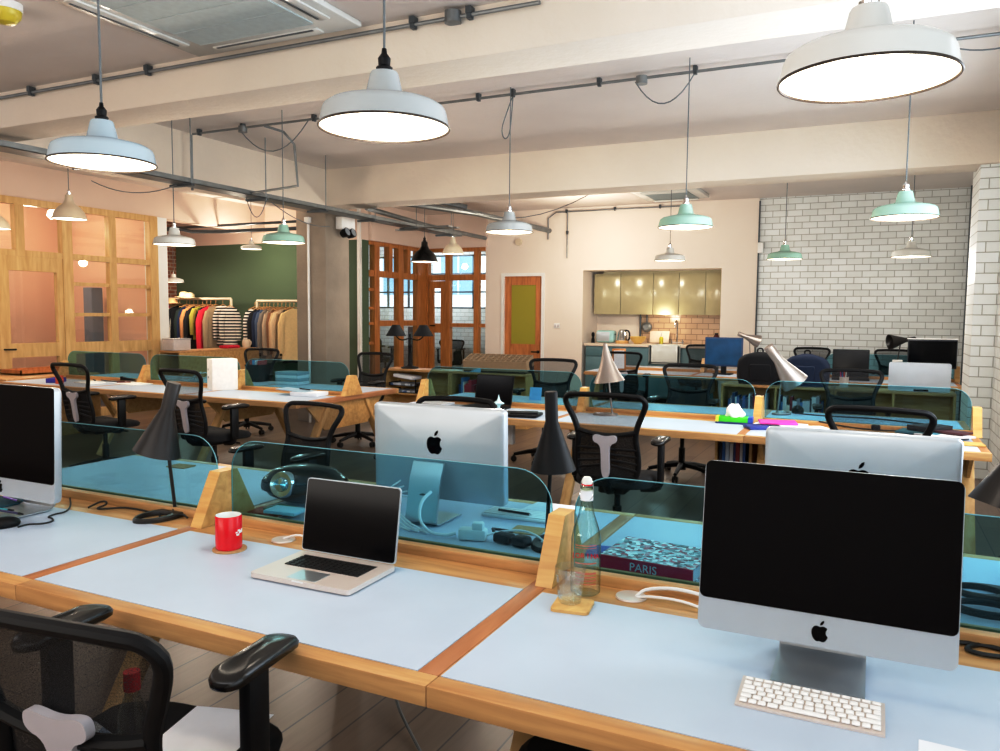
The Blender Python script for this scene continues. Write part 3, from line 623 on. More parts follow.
# ------------------------------------------------------------------ office chairs
def chair_proto():
    t = link('office_chair', None); t['category'] = 'chair'
    # five star base
    for k in range(5):
        a = R(90+72*k); ca, sa = math.cos(a), math.sin(a)
        lg = part('leg', MB().tube([(.03*ca, .03*sa, .12), (.16*ca, .16*sa, .105), (.31*ca, .31*sa, .075)], [.026, .023, .017], 8), M['plast_blk'], t)
        cs_ = MB()
        for s in (-.016, .016): cs_.cyl((.31*ca-sa*s-sa*.008, .31*sa+ca*s+ca*.008, .03), (.31*ca-sa*s+sa*.008, .31*sa+ca*s-ca*.008, .03), .03, n=14)
        cs_.cyl((.31*ca, .31*sa, .03), (.31*ca, .31*sa, .072), .012)
        part('caster', cs_, M['rubber'], lg)
    part('gas_lift', MB().cyl((0, 0, .10), (0, 0, .28), .03).cyl((0, 0, .28), (0, 0, .42), .02).cyl((0, 0, .07), (0, 0, .14), .042), M['plast_blk'], t)
    part('tilt_mechanism', MB().box((0, -.02, .415), (.18, .26, .05), bev=.015).tube([(.09, .05, .41), (.24, .07, .41)], .008).tube([(0, -.13, .41), (0, -.24, .43), (0, -.285, .52)], .024, 8, smooth=1), M['plast_blk'], t)
    # seat cushion
    rows = []
    ol = rrect(.50, .48, .13, 6)
    prof = [(.80, .44), (.97, .445), (1.0, .47), (.985, .495), (.93, .512), (.75, .52), (.45, .518), (.15, .515)]
    s = MB(); n = len(ol)
    vs = [(x*f, y*f+.02, z-(max(0, y-.12)*.25 if z > .47 else 0)) for f, z in prof for x, y in ol]
    fs = [(i*n+k, i*n+(k+1) % n, (i+1)*n+(k+1) % n, (i+1)*n+k) for i in range(len(prof)-1) for k in range(n)]
    fs += [tuple(range(n-1, -1, -1)), tuple((len(prof)-1)*n+k for k in range(n))]
    s.add(vs, fs); part('seat', s, M['fabric_blk'], t, angle=60)
    # backrest: outline in x,z on a leaning, curved shell
    def Y(x, z): return -.235-.10*max(0, (z-.52))/.55-.05*max(0, .62-z)-.0+.55*x*x*.5+(-.03 if z > .9 else 0)*((z-.9)/.15)
    def W(z):
        for (z0, w0), (z1, w1) in zip(PR, PR[1:]):
            if z <= z1: return w0+(w1-w0)*(z-z0)/(z1-z0)
        return PR[-1][1]
    W0 = W
    W = lambda z: sum(W0(min(1.06, max(.50, z+d))) for d in (-.04, -.025, -.01, .01, .025, .04))/6
    PR = [(.50, .17), (.58, .20), (.70, .195), (.79, .18), (.88, .205), (.96, .245), (1.0, .26), (1.06, .26)]
    zs = [.515+(.99-.515)*k/26 for k in range(27)]
    right = [(W(z), z) for z in zs]
    right = right+[(W(1.0)-.05+.05*math.cos(R(a)), .998+.045*math.sin(R(a))) for a in (15, 35, 55, 75, 90)]+[(.12, 1.048), (0, 1.05)]
    ol = right+[(-x, z) for x, z in reversed(right[:-1])]
    part('backrest_frame', MB().tube([(x, Y(x, z), z) for x, z in ol], .0185, 10, closed=True, flat=.9), M['plast_blk'], t)
    zc = lambda x: .79+.8*x*x
    part('cross_bar', MB().tube([(x, Y(x, zc(x)), zc(x)) for x in [W(.80)*(-1+2*k/12) for k in range(13)]], .020, 8, flat=.8), M['plast_blk'], t)
    def panel(z0f, z1f, nz=8, nx=10):
        return MB().grid([[(x, Y(x, z)+.004, z) for x in [W(z_)*(-1+2*j/nx) for j in range(nx+1)] for z in [z0f(x)+(z1f(x)-z0f(x))*i/nz]] for i in range(nz+1) for z_ in [z0f(0)+(z1f(0)-z0f(0))*i/nz]])
    part('upper_mesh', panel(zc, lambda x: 1.035-(max(0, abs(x)-.19)*.5)), M['net'], t)
    part('lower_mesh', panel(lambda x: .515, zc), M['net_dense'], t)
    sl = MB()
    for k in range(4):
        for s in (-1, 1): sl.tube([(s*.03, Y(.03, .60+.04*k)-.012, .60+.035*k), (s*.19, Y(.19, .63+.04*k)-.004, .57+.045*k)], .008, 6)
    part('back_slats', sl, M['plast_blk'], t)
    # grey T-shaped spine on the outside of the back
    tz = [(-.032, .52), (.032, .52), (.030, .68), (.038, .735), (.09, .752), (.09, .79), (.065, .798), (0, .785), (-.065, .798), (-.09, .79), (-.09, .752), (-.038, .735), (-.030, .68)]
    tf = Matrix.Translation((0, -.285, 0)) @ Matrix.Shear('XZ', 4, (0, 0)) @ XZ
    tz = [(x*.84, z) for x, z in tz]
    tz = [(a[0]*u+b[0]*(1-u), a[1]*u+b[1]*(1-u)) for a, b in zip(tz, tz[1:]+tz[:1]) for u in (.75, .25)]
    tz = [(a[0]*u+b[0]*(1-u), a[1]*u+b[1]*(1-u)) for a, b in zip(tz, tz[1:]+tz[:1]) for u in (.75, .25)]
    g = MB().prism(tz, .022, 0, tf); g.v = [(x, y-.14*(z-.52), z) for x, y, z in g.v]
    part('spine', g, M['grey_plast'], t, 'grey T-shaped spine')
    for s in (-1, 1):
        ar = part('armrest', MB().tube([(s*.16, -.02, .42), (s*.27, -.02, .43), (s*.285, -.02, .48)], .02, 8, smooth=1, flat=1.3).box((s*.287, -.02, .60), (.034, .075, .27), bev=.010), M['plast_blk'], t)
        pd = MB(); oln = rrect(.088, .27, .04, 5); m = len(oln)
        pp = [(.80, .728), (.98, .735), (1.0, .747), (.93, .758), (.7, .765), (.3, .768)]
        vs = [(s*.28+x*f*(1 if y < 0 else .92), y*(f if f > .9 else .9*f+.1)+.0, z-.012*(y/.13)**2) for f, z in pp for x, y in oln]
        fs = [(i*m+k, i*m+(k+1) % m, (i+1)*m+(k+1) % m, (i+1)*m+k) for i in range(len(pp)-1) for k in range(m)]
        fs += [tuple(range(m-1, -1, -1)), tuple((len(pp)-1)*m+k for k in range(m))]
        pd.add(vs, fs); part('arm_pad', pd, M['plast_gloss'], ar, angle=60)
    return t
CH = chair_proto()
CHAIRS = [
    (-1.50, 1.24, 7, 'nearest black mesh office chair, a white paper lying on its seat'),
    (-6.53, 5.0, -4, 'black mesh office chair in front of the desk strewn with pens, second row'),
    (-5.14, 5.0, -6, 'black mesh office chair with grey spine in front of the white box file'),
    (-3.40, 3.82, 174, 'black mesh office chair behind the dark round helmet of the front row'),
    (-2.28, 3.85, 184, 'black mesh office chair mostly hidden behind the silver computer back, front row'),
    (-5.44, 7.5, 176, 'black mesh office chair behind the bare oak end of the second row desk'),
    (-7.2, 7.55, 186, 'black mesh office chair behind the black paper bin on the second row'),
    (-3.08, 7.5, 186, 'black mesh office chair behind the open black laptop on the second row'),
    (-1.49, 4.92, 1, 'black mesh office chair with pale grey T-shaped spine, before the silver cone lamp'),
    (-1.62, 7.42, 182, 'black mesh office chair behind the silver cone lamp on the second row'),
    (-.16, 7.5, 184, 'black mesh office chair behind the heap of papers at the window end'),
    (.06, 4.95, -4, 'black mesh office chair just behind the nearer silver computer back at the window end'),
    (-3.02, 10.25, 6, 'black mesh office chair in front of the third row desk before the kitchen sink'),
    (-2.58, 12.75, 178, 'black mesh office chair behind the blue lit monitor on the third row'),
    (-.88, 12.75, 180, 'black mesh office chair behind the dark rucksacks on the third row'),
    (.28, 12.75, 183, 'black mesh office chair behind the flat silver case on the third row'),
]
for i, (x, y, a, lab) in enumerate(CHAIRS):
    if i == 0:
        CH.location = (x, y, 0); CH.rotation_euler = (0, 0, R(a)); CH['label'] = lab; CH['group'] = 'black mesh office chairs'
    else:
        c_ = clone(CH, (x, y, 0), R(a), lab)
        if i == 3: c_.scale.z = .88
        if i == 4: c_.scale.z = .965
M['net_close'] = netting('close mesh net', '#08080c', .20, 420)
for ch in list(CH.children):                                    # the nearest chair: back reclined lower, arms raised
    if ch.name.split('.')[0] == 'armrest': ch.location.z += .02; ch.location.y += .03
    if ch.name.split('.')[0] in ('backrest_frame', 'cross_bar', 'upper_mesh', 'lower_mesh', 'back_slats', 'spine'): ch.location.z -= .09 if 'spine' not in ch.name else .03; ch.scale.x = 1.04; ch.location.x += .075
    if 'upper_mesh' in ch.name: ch.data = ch.data.copy(); ch.data.materials.clear(); ch.data.materials.append(M['net_close'])
for x, y, a, lab in ((-8.5, 15.2, 20, 'black mesh office chair by the white desk in the far office'), (-10.3, 15.3, -25, 'black mesh office chair in the middle of the far office'), (-11.8, 15.0, 10, 'black mesh office chair at the left of the far office')):
    clone(CH, (x, y, 0), R(a), lab)
st = thing('round_stool', 'black padded stool tucked under the front edge of the nearest desk', 'stool', (-.60, 1.72, 0))
part('seat', MB().lathe([(0, .41), (.13, .41), (.155, .43), (.155, .46), (.13, .482), (0, .485)], 28), M['fabric_blk'], st)
part('column', MB().cyl((0, 0, .05), (0, 0, .41), .03), M['plast_blk'], st)
part('base', MB().lathe([(0, 0), (.19, 0), (.19, .02), (.05, .05), (0, .05)], 28), M['plast_blk'], st)

# ------------------------------------------------------------------ computers
def logo(parent, s, x, y, z, facing, name='logo'):
    a, b = apple_outline(s)
    sx = 1 if facing < 0 else -1                                # seen from -y (front) or from +y
    tf = Matrix.Translation((x, y, z)) @ Matrix.Diagonal((sx, 1, 1, 1)) @ XZ
    return part(name, MB().prism(a, .0012, 0, tf).prism(b, .0012, 0, tf), M['screen'], parent, 'black apple with a bite, the maker mark')
def desktop_computer(label, loc, w, z0, z1, rz=0, group=None, chin=.072, back=True, thick=.034, sw_=.19, tilt=2):
    """all-in-one: display facing -y; loc is the foot centre on the desk"""
    t = thing('desktop_computer', label, 'computer', loc, rz, group)
    h = z1-z0; r = .018; yf = -.06; n = 6
    ol = rrect(w, h, r, n, 0, z0+h/2); m = len(ol)
    body = MB()
    secs = [(1.0, 0), (1.0, thick*.6), (.992, thick*.85), (.975, thick*1.0), (.93, thick*1.1), (.7, thick*1.32), (.4, thick*1.42), (.05, thick*1.45)]
    vs, fs = [], []
    for f, y in secs:
        for x, z in ol: vs.append((x*f, yf+y, z0+h/2+(z-z0-h/2)*f))
    for i in range(len(secs)-1):
        for k in range(m): k2 = (k+1) % m; fs.append((i*m+k, i*m+k2, (i+1)*m+k2, (i+1)*m+k))
    fs += [tuple(range(m-1, -1, -1)), tuple((len(secs)-1)*m+k for k in range(m))]
    body.add(vs, fs); part('display_body', body, M['alu_white'], t, angle=50)
    part('screen_glass', MB().prism([(x, z) for x, z in rrect(w-.004, h-chin, .014, n, 0, z0+chin+(h-chin)/2)], .003, 0, Matrix.Translation((0, yf-.002, 0)) @ XZ), M['screen'], t)
    logo(t, .042, 0, yf-.0015, z0+chin*.45, -1)
    if back:
        logo(t, .085, 0, yf+thick*1.43, z0+h*.60, 1, 'back_logo')
        part('vent_slot', MB().box((0, yf+thick*.95, z1-.0105), (w*.66, .003, .003)), M['steel_dk'], t)
    # bent aluminium stand: foot plate running forward, leg leaning back behind the display
    pts = [(-.10, .004), (.075, .004), (.092, .010), (.096, .02), (.062, z0+.10), (.035, z0+.16)]
    st = MB(); vs = []
    for (y, z) in pts:
        for x in (-sw_/2, sw_/2): vs.append((x, y, z))
    fs = [(2*i, 2*i+1, 2*i+3, 2*i+2) for i in range(len(pts)-1)]
    vs2 = [(x, y+(.009 if z > .015 else 0), z-(.004 if z < .012 else 0)+(0 if z > .012 else .008)) for x, y, z in vs]
    k = len(vs); st.add(vs+vs2, fs+[tuple(k+i for i in f) for f in fs]+[(2*i+e, 2*i+2+e, k+2*i+2+e, k+2*i+e) for i in range(len(pts)-1) for e in (0, 1)]+[(0, 1, k+1, k), (2*len(pts)-2, 2*len(pts)-1, k+2*len(pts)-1, k+2*len(pts)-2)])
    for ch in t.children: ch.rotation_euler = (R(-tilt), 0, 0)
    so = part('stand', st, M['alu'], t)
    part('cable_hole', MB().lathe([(.0, .0), (.022, .0), (.022, .012), (0, .012)], 20, 0, Matrix.Translation((0, .083, .10)) @ Matrix.Rotation(R(90-6), 4, 'X')), M['steel_dk'], so)
    return t
dc = 'desktop computers on the front row'
desktop_computer('large computer at the left edge with a dark screen and white casing', (-3.045, 1.92, HT+.002), .65, .082, .515, group=dc)
desktop_computer('dark screened silver computer standing behind the white keyboard', (-.083, 1.86, HT+.002), .53, .072, .462, group=dc, thick=.028, tilt=7)
ib = desktop_computer('silver back of a computer seen behind the open laptop, through the tinted glass', (-1.525, 2.60, HT+.002), .585, .075, .445, rz=PI, group=dc, sw_=.135)
desktop_computer('silver back of a computer rising behind the dark screened one at the window end', (-.03, 2.66, HT+.002), .565, .085, .442, rz=PI, group=dc)

def keyboard(label, loc, rz=0, group=None):
    t = thing('keyboard', label, 'keyboard', loc, rz, group); w, d = .281, .122
    b = MB(); vs = []
    b.prism([(-d/2, 0), (d/2, 0), (d/2, .013), (d/2-.012, .014), (-d/2, .0045)], w, 0, Matrix.Translation((-w/2, 0, 0)) @ YZ)
    part('base', b, M['alu_warm'], t)
    rows = [[1]*14, [1]*13+[1.25], [1.4]+[1]*12+[.9], [1.7]+[1]*11+[1.6], [1.2]+[1]*10+[2.1], [1, 1, 1, 1.3, 5, 1.3, 1, 1, 1, 1]]
    for i, row in enumerate(rows):
        tot = sum(row); x = -w/2+.006; y = d/2-.016-(.018*i); sc = (w-.012)/tot
        hh = .0075 if i == 0 else .0135
        for kw in row:
            zz = .0045+(y+d/2)*.0095/d*1.0
            part('key', MB().box((x+kw*sc/2, y, zz+.0035), (kw*sc-.0035, hh, .005), bev=.0015, seg=1), M['white_key'], t)
            x += kw*sc
    return t
keyboard('white keyboard lying in front of the dark screened silver computer', (-.091, 1.682, HT+.002))
t = thing('keyboard', 'white keyboard lying on the far desk behind the tinted glass, by the silver computer back', 'keyboard', (-1.24, 2.80, HT+.002), R(2))
part('base', MB().box((0, 0, .006), (.30, .12, .012), bev=.004), M['white'], t)
for i in range(5): part('key_row', MB().box((0, -.044+.022*i, .0145), (.285, .016, .006), bev=.002), M['white_key'], t)

# open silver laptop
lt = thing('laptop', 'open silver laptop with a black screen beside the red mug', 'laptop', (-1.50, 1.889, HT+.002), R(.6))
w, d = .364, .249
part('base', MB().prism(rrect(w, d, .012, 5), .015, z0=.003), M['alu_warm'], lt)
part('keyboard_well', MB().box((0, .035, .0182), (.275, .105, .001)), M['blk_key'], lt)
ks = MB()
for i in range(6):
    for j in range(14): ks.box((-.13+.02*j, .079-.0178*i, .0195), (.0165, .0145 if i else .008, .003), bev=.001, seg=1)
ko = part('keys', ks, M['blk_key'], lt); ko['kind'] = 'stuff'
part('trackpad', MB().box((0, -.073, .0183), (.105, .076, .0008)), M['alu'], lt)
part('latch_notch', MB().box((0, -d/2, .016), (.04, .003, .004)), M['white'], lt)
lm = Matrix.Translation((0, d/2-.006, .022)) @ Matrix.Rotation(R(-9), 4, 'X') @ XZ
part('lid', MB().prism(rrect(w, .238, .012, 5, 0, .119), .007, 0, lm), M['alu_white'], lt)
part('screen', MB().prism(rrect(w-.006, .231, .010, 5, 0, .1195), .001, -.001 and 0, Matrix.Translation((0, -.0016, 0)) @ lm), M['screen'], lt)

# mug and coaster
cst = solid('coaster', MB().lathe([(0, 0), (.056, 0), (.056, .005), (0, .005)], 32), M['cork'], 'round cork coaster under the red mug', 'coaster', (-1.945, 1.95, HT+.002))
mg = thing('mug', 'red mug with a white mark standing on a round cork coaster', 'mug', (-1.948, 1.95, HT+.007))
part('body', MB().lathe([(0, 0), (.040, 0), (.0435, .004), (.0435, .112), (.042, .1145)], 40), M['red_mug'], mg, 'red outside')
part('inside', MB().lathe([(.042, .1145), (.0405, .112), (.0395, .01), (0, .008)], 40), M['ceramic'], mg, 'white inside and rim')
mk = MB()
for an, zz, w_, h_ in ((14, .060, .020, .010), (-4, .052, .012, .007), (2, .066, .010, .006), (26, .066, .012, .005), (-10, .060, .008, .005)):
    mk.box((.0436*math.cos(R(an)), .0436*math.sin(R(an)), zz), (w_, .0016, h_), rot=Matrix.Rotation(R(an+90), 3, 'Z'), bev=.0006)
part('mark', mk, M['white'], mg, 'white mark')
part('handle', MB().tube([(-.034, .034, .092), (-.046, .046, .09), (-.052, .052, .06), (-.046, .046, .034), (-.034, .034, .030)], .0065, 8, smooth=1), M['red_mug'], mg)

# bottle, glass, coaster
bo = thing('glass_bottle', 'clear swing top bottle with red lettering and a white cap beside the screen post', 'bottle', (-.728, 2.105, HT+.002))
bp = [(0, .004), (.038, .002), (.0435, .008), (.0435, .13), (.0425, .165), (.036, .195), (.024, .23), (.0175, .262), (.0155, .31)]
part('body', MB().lathe(bp, 36), M['bottle'], bo)
part('neck_ring', MB().lathe([(.0155, .30), (.0185, .302), (.0185, .315), (.0155, .318)], 24), M['bottle'], bo)
part('cap', MB().lathe([(.0, .342), (.010, .341), (.0145, .334), (.0150, .318), (0, .318)], 24), M['ceramic'], bo, 'white stopper')
part('cap_ring', MB().lathe([(.0152, .3165), (.0162, .319), (.0152, .3215)], 24), M['red_mug'], bo, 'red rubber ring')
part('wire_clip', MB().tube([(-.017, 0, .33), (-.0195, 0, .30), (-.019, -.008, .28), (0, -.020, .272), (.019, -.008, .28), (.0195, 0, .30), (.017, 0, .33)], .0016, 6, smooth=1), M['chrome'], bo)
part('neck_label', MB().lathe([(.0187, .274), (.0175, .305)], 24), M['paper'], bo, 'white neck label')
a0 = math.atan2(-2.105, .728)      # towards the room front
for zt, sz, word in ((.118, .021, 'LORINA'),):
    n_ = len(word)
    for k, ch in enumerate(word):
        an = a0-R(2)+(k-(n_-1)/2)*.34
        mtx = Matrix.Translation((.0442*math.cos(an), .0442*math.sin(an), zt+.004*math.sin((k/(n_-1))*PI))) @ Matrix.Rotation(an+PI/2, 4, 'Z') @ Matrix.Rotation(R(90), 4, 'X')
        text_mesh('letter', ch, sz, .0002, M['red_mug'], bo, mtx, name_obj='lettering')
for zt, hh in ((.150, .0022), (.143, .0016), (.098, .0035), (.068, .005), (.058, .003), (.048, .003), (.038, .0025)):
    an0 = a0-.75
    part('printed_line', MB().grid([[(.0440*math.cos(an0+1.5*j/12), .0440*math.sin(an0+1.5*j/12), zt+dz) for j in range(13)] for dz in (0, hh)]), colour('#c9705a', .5), bo)
gc = solid('coaster', MB().prism(rrect(.105, .105, .014, 5), .008), M['oak_pale'], 'square wooden coaster under the drinking glass', 'coaster', (-.722, 1.985, HT+.002), R(8))
tg = thing('drinking_glass', 'faceted glass of water on a square wooden coaster', 'glass', (-.735, 1.998, HT+.0105))
part('body', MB().lathe([(0, .0), (.030, .0), (.033, .006), (.038, .05), (.0445, .092), (.0445, .1), (.0425, .1), (.0415, .09), (.0365, .05), (.031, .012), (0, .012)], 12), M['glass_d'], tg, angle=20)
part('water', MB().lathe([(0, .0125), (.0305, .0125), (.036, .05), (.0395, .072), (0, .072)], 12), M['water'], tg)

# cable grommet and cables on the spine
gm = thing('cable_grommet', 'round pinkish cable grommet with two white cables in the oak strip', 'grommet', (-.60, 2.135, HT))
part('ring', MB().lathe([(0, .001), (.045, .001), (.043, .006), (0, .007)], 28), M['alu_warm'], gm)
part('cable', MB().tube([(.015, .0, .005), (.04, .01, .03), (.14, .012, .045), (.28, -.01, .03), (.40, -.06, .012)], .0055, 8, smooth=2), M['cable_w'], gm)
part('cable', MB().tube([(.02, -.005, .005), (.06, -.02, .02), (.16, -.02, .022), (.26, -.05, .008), (.34, -.08, .006)], .0042, 8, smooth=2), M['cable_w'], gm)
g2 = thing('cable_grommet', 'grommet with a thin white cable between the red mug and the laptop', 'grommet', (-1.86, 2.12, HT))
part('ring', MB().lathe([(0, .001), (.042, .001), (.04, .006), (0, .007)], 28), M['alu_warm'], g2)
part('cable', MB().tube([(0, 0, .006), (.06, .005, .03), (.14, 0, .02), (.24, -.015, .010), (.36, -.03, .006)], .004, 8, smooth=2), M['cable_w'], g2)
solid('cable', MB().tube([(-2.86, 2.10, HT+.006), (-2.83, 2.15, HT+.03), (-2.79, 2.14, HT+.02), (-2.82, 2.10, HT+.006), (-2.78, 2.12, HT+.006), (-2.74, 2.17, HT+.006), (-2.66, 2.175, HT+.006), (-2.58, 2.165, HT+.006), (-2.52, 2.17, HT+.006), (-2.48, 2.12, HT+.006), (-2.44, 2.13, HT+.006), (-2.41, 2.17, HT+.02), (-2.38, 2.17, HT+.006)], .004, 8, smooth=2), M['cable_k'], 'thin black cable running along the oak strip to the charcoal grey cone lamp', 'cable')
solid('cable', MB().tube([at(*p, 'z', HT+.005) for p in ((18, 527), (28, 524), (42, 524), (54, 521), (52, 518), (47, 517), (55, 514), (66, 512), (71, 506), (70, 498))], .0032, 8, smooth=2), M['cable_k'], 'thin black mouse cable curling over the white desk at the left edge', 'cable')
solid('cable', MB().tube([at(*p, 'z', HT+.007) for p in ((958, 642), (985, 645), (1010, 652), (1022, 660), (1005, 657), (985, 655), (966, 650), (968, 646), (985, 644), (1020, 648))], .006, 8, smooth=2), M['cable_k'], 'black cable loop lying on the oak strip right of the dark screened computer', 'cable')
cc = MB(); c0 = at(990, 618, 'z', HT+.01)
for k in range(2): cc.tube([(c0.x+(.085-.006*k)*math.cos(a*PI/12), c0.y+.055+(.055-.004*k)*math.sin(a*PI/12), HT+.012+.008*k) for a in range(24)], .0065, 8, closed=True)
solid('cable_coil', cc, M['cable_k'], 'coiled black cable behind the tinted glass at the window end', 'cable')
solid('cable', MB().tube([at(395, 688, 'z', .05), at(397, 705, 'z', .04), at(408, 728, 'z', .02), at(425, 760, 'z', .008)], .006, 8, smooth=2).tube([at(395, 688, 'z', .05), at(394.5, 678, 'z', .4), at(395, 672, 'z', .66)], .006, 8), M['cable_g'], 'grey cable hanging from under the nearest desk to the floor', 'cable')

# mouse, pens, notebook at the left edge
ms = thing('mouse', 'black computer mouse at the left edge of the front row', 'mouse', at(4, 527, 'z', HT+.002), R(70))
part('shell', MB().sphere((0, 0, .012), 1, 24, sc=(.055, .034, .026)), M['plast_blk'], ms); part('wheel', MB().cyl((-.03, -.004, .030), (-.03, .004, .030), .008), M['red_mug'], ms)
nb = solid('notebook', MB().box((0, 0, .008), (.21, .15, .016), bev=.003), colour('#1d4d5c', .6), 'dark teal notebook in front of the large left computer', 'notebook', at(-5, 505, 'z', HT+.002), R(5))
for i, (c, px, py, wd) in enumerate((('#8d55c8', 12, 500, 'violet'), ('#1b1b55', 10, 513, 'dark blue'), ('#42b5c0', -2, 510, 'turquoise'))):
    p = thing('pen', wd+' pen lying before the large left computer', 'pen', at(px, py, 'z', HT+.021), R(-8+10*i), 'pens by the left computer')
    part('barrel', MB().cyl((-.07, 0, .004), (.05, 0, .004), .0045, n=10), colour(c, .3), p); part('cap', MB().cyl((.05, 0, .004), (.075, 0, .004), .005, .003, n=10), M['plast_blk'], p)
solid('power_adapter', MB().box((0, 0, .012), (.055, .03, .024), bev=.005), M['plast_blk'], 'small black adapter on the notebook at the left edge', 'adapter', at(22, 501, 'z', HT+.002), R(10))

# things behind the tinted glass on the front row
HS = .80
he = thing('helmet', 'glossy black round helmet with a silver disc behind the tinted glass', 'helmet', (-2.16, 2.60, HT+.002), R(20))
part('shell', MB().lathe([(.0, .002), (.08, .01), (.14, .05), (.165, .10), (.16, .15), (.12, .20), (.06, .222), (0, .225)], 32, 0, Matrix.Diagonal((1.25*HS*1.1, .95*HS, HS*.88, 1))), M['plast_gloss'], he)
part('visor', MB().lathe([(.169, .085), (.171, .10), (.167, .135)], 32, 0, Matrix.Diagonal((1.25*HS*1.1, .95*HS, HS*.88, 1))), M['lamp_grey'], he)
dk = MB().lathe([(0, .012), (.026, .008), (.030, .0), (.050, .004), (.055, -.01), (.055, -.03)], 28, 0, Matrix.Translation((-.055, -.128, .10)) @ Matrix.Rotation(R(80), 4, 'X') @ Matrix.Rotation(R(-12), 4, 'Y'))
part('disc', dk, M['chrome'], he)
for i, (c, x, y, a, wd) in enumerate((('#9a3b2a', -2.16, 2.40, 8, 'red'), ('#3d6a3c', -2.10, 2.42, -5, 'green'), ('#a8d4de', -2.05, 2.37, 6, 'pale blue'))):
    solid('booklet', MB().box((0, 0, .006), (.14, .09, .012), bev=.001), colour(c, .6), wd+' booklet under the black helmet behind the tinted glass', 'booklet', (x, y-.02, HT+.002+.0125*i), R(a), 'booklets under the helmet')
bk = thing('book', 'thick book with maroon spine reading PARIS behind the tinted glass', 'book', (-.60, 2.435, HT+.003), R(-5))
bw_, bd_, bh_ = .30, .235, .047
part('pages', MB().b2((-bw_/2+.006, -bd_/2+.006, .004), (bw_/2-.004, bd_/2-.005, bh_-.004)), M['paper'], bk)
part('cover', MB().b2((-bw_/2, -bd_/2+.002, bh_-.004), (bw_/2, bd_/2, bh_)).b2((-bw_/2, -bd_/2+.002, 0), (bw_/2, bd_/2, .004)), M['cover'], bk, 'pictorial cover')
part('spine', MB().b2((-bw_/2, -bd_/2-.002, 0), (bw_/2, -bd_/2+.004, bh_)), M['maroon'], bk, 'maroon spine')
text_mesh('title', 'PARIS', .036, .0004, colour('#dfe9f2', .5), bk, Matrix.Translation((-.005, -bd_/2-.003, bh_/2)) @ Matrix.Rotation(R(90), 4, 'X'))
solid('booklet', MB().box((0, 0, .012), (.22, .16, .024), bev=.001), M['magprint'], 'printed booklet lying right of the PARIS book behind the glass', 'booklet', (-.31, 2.42, HT+.003), R(-38))
solid('booklet', MB().box((0, 0, .004), (.16, .11, .008), bev=.001), colour('#2a5cb0', .6), 'small blue booklet left of the PARIS book behind the glass', 'booklet', (-.775, 2.50, HT+.003), R(10))
pl = thing('power_plug', 'white power adapter with plug behind the tinted glass', 'plug', (-1.265, 2.43, HT+.002), R(15))
part('body', MB().box((0, 0, .022), (.10, .05, .04), bev=.008).box((.02, -.005, .052), (.04, .035, .03), bev=.006), M['white'], pl)
part('cord', MB().tube([(.05, 0, .02), (.10, .03, .03), (.18, .04, .035), (.25, 0, .02), (.27, -.06, .004)], .004, 8, smooth=2), M['cable_w'], pl)
ad = thing('power_adapter', 'black power adapter lying right of the white plug behind the glass', 'adapter', (-1.12, 2.44, HT+.002), R(-12))
part('body', MB().box((-.03, 0, .018), (.07, .05, .034), bev=.01).box((.045, 0, .02), (.06, .055, .038), bev=.012), M['plast_blk'], ad)
part('cord', MB().tube([(-.06, 0, .02), (-.11, .03, .03), (-.13, .08, .015), (-.08, .12, .006)], .005, 8, smooth=1), M['cable_k'], ad)
solid('cable', MB().tube([(-1.475, 2.49, HT+.14), (-1.48, 2.43, HT+.12), (-1.475, 2.40, HT+.06), (-1.42, 2.38, HT+.02), (-1.36, 2.40, HT+.012), (-1.33, 2.42, HT+.02)], .0065, 8, smooth=2), M['cable_w'], 'thick white cable through the stand hole of the silver computer back', 'cable')
cb_ = MB()
for k in range(4): cb_.tube([(-1.66+.015*k, 2.57, HT+.15-.02*k), (-1.69+.01*k, 2.47, HT+.11), (-1.63, 2.46+.01*k, HT+.05), (-1.60+.03*k, 2.44, HT+.012), (-1.52+.04*k, 2.41, HT+.008)], .0035, 6, smooth=1)
solid('cable_bundle', cb_, M['cable_w'], 'tangle of thin white cables left of the silver computer stand', 'cable')
solid('paper_stack', MB().box((0, 0, .006), (.22, .14, .010)).box((.01, .01, .013), (.21, .14, .004), rot=Matrix.Rotation(R(8), 3, 'Z')), M['paper'], 'white papers on the far desk beyond the silver computer back', 'paper', (-1.16, 2.93, HT+.002), R(-6))
p = thing('pen', 'black pen lying on the white keyboard behind the tinted glass', 'pen', (-1.26, 2.77, HT+.021), R(-5)); part('barrel', MB().cyl((-.07, 0, .005), (.07, 0, .005), .005), M['plast_blk'], p); part('tip', MB().cyl((.07, 0, .005), (.082, 0, .005), .0045, .001), M['chrome'], p)
solid('coaster', MB().prism(rrect(.12, .10, .006, 4), .004), M['cork'], 'square cork mat on the far desk behind the tinted glass', 'coaster', at(528, 531, 'z', HT+.002), R(4))
solid('coaster', MB().prism(rrect(.12, .09, .006, 4), .004), M['cork'], 'flat cork mat on the far desk behind the black cone lamp', 'coaster', at(181, 466.5, 'z', HT+.002), R(4))
# white paper on the nearest desk edge, and on the chair
solid('paper_sheet', MB().box((0, 0, .0008), (.10, .07, .0015)), M['paper'], 'corner of a white paper sheet below the white keyboard', 'paper', (.155, 1.605, HT+.002), R(-3))

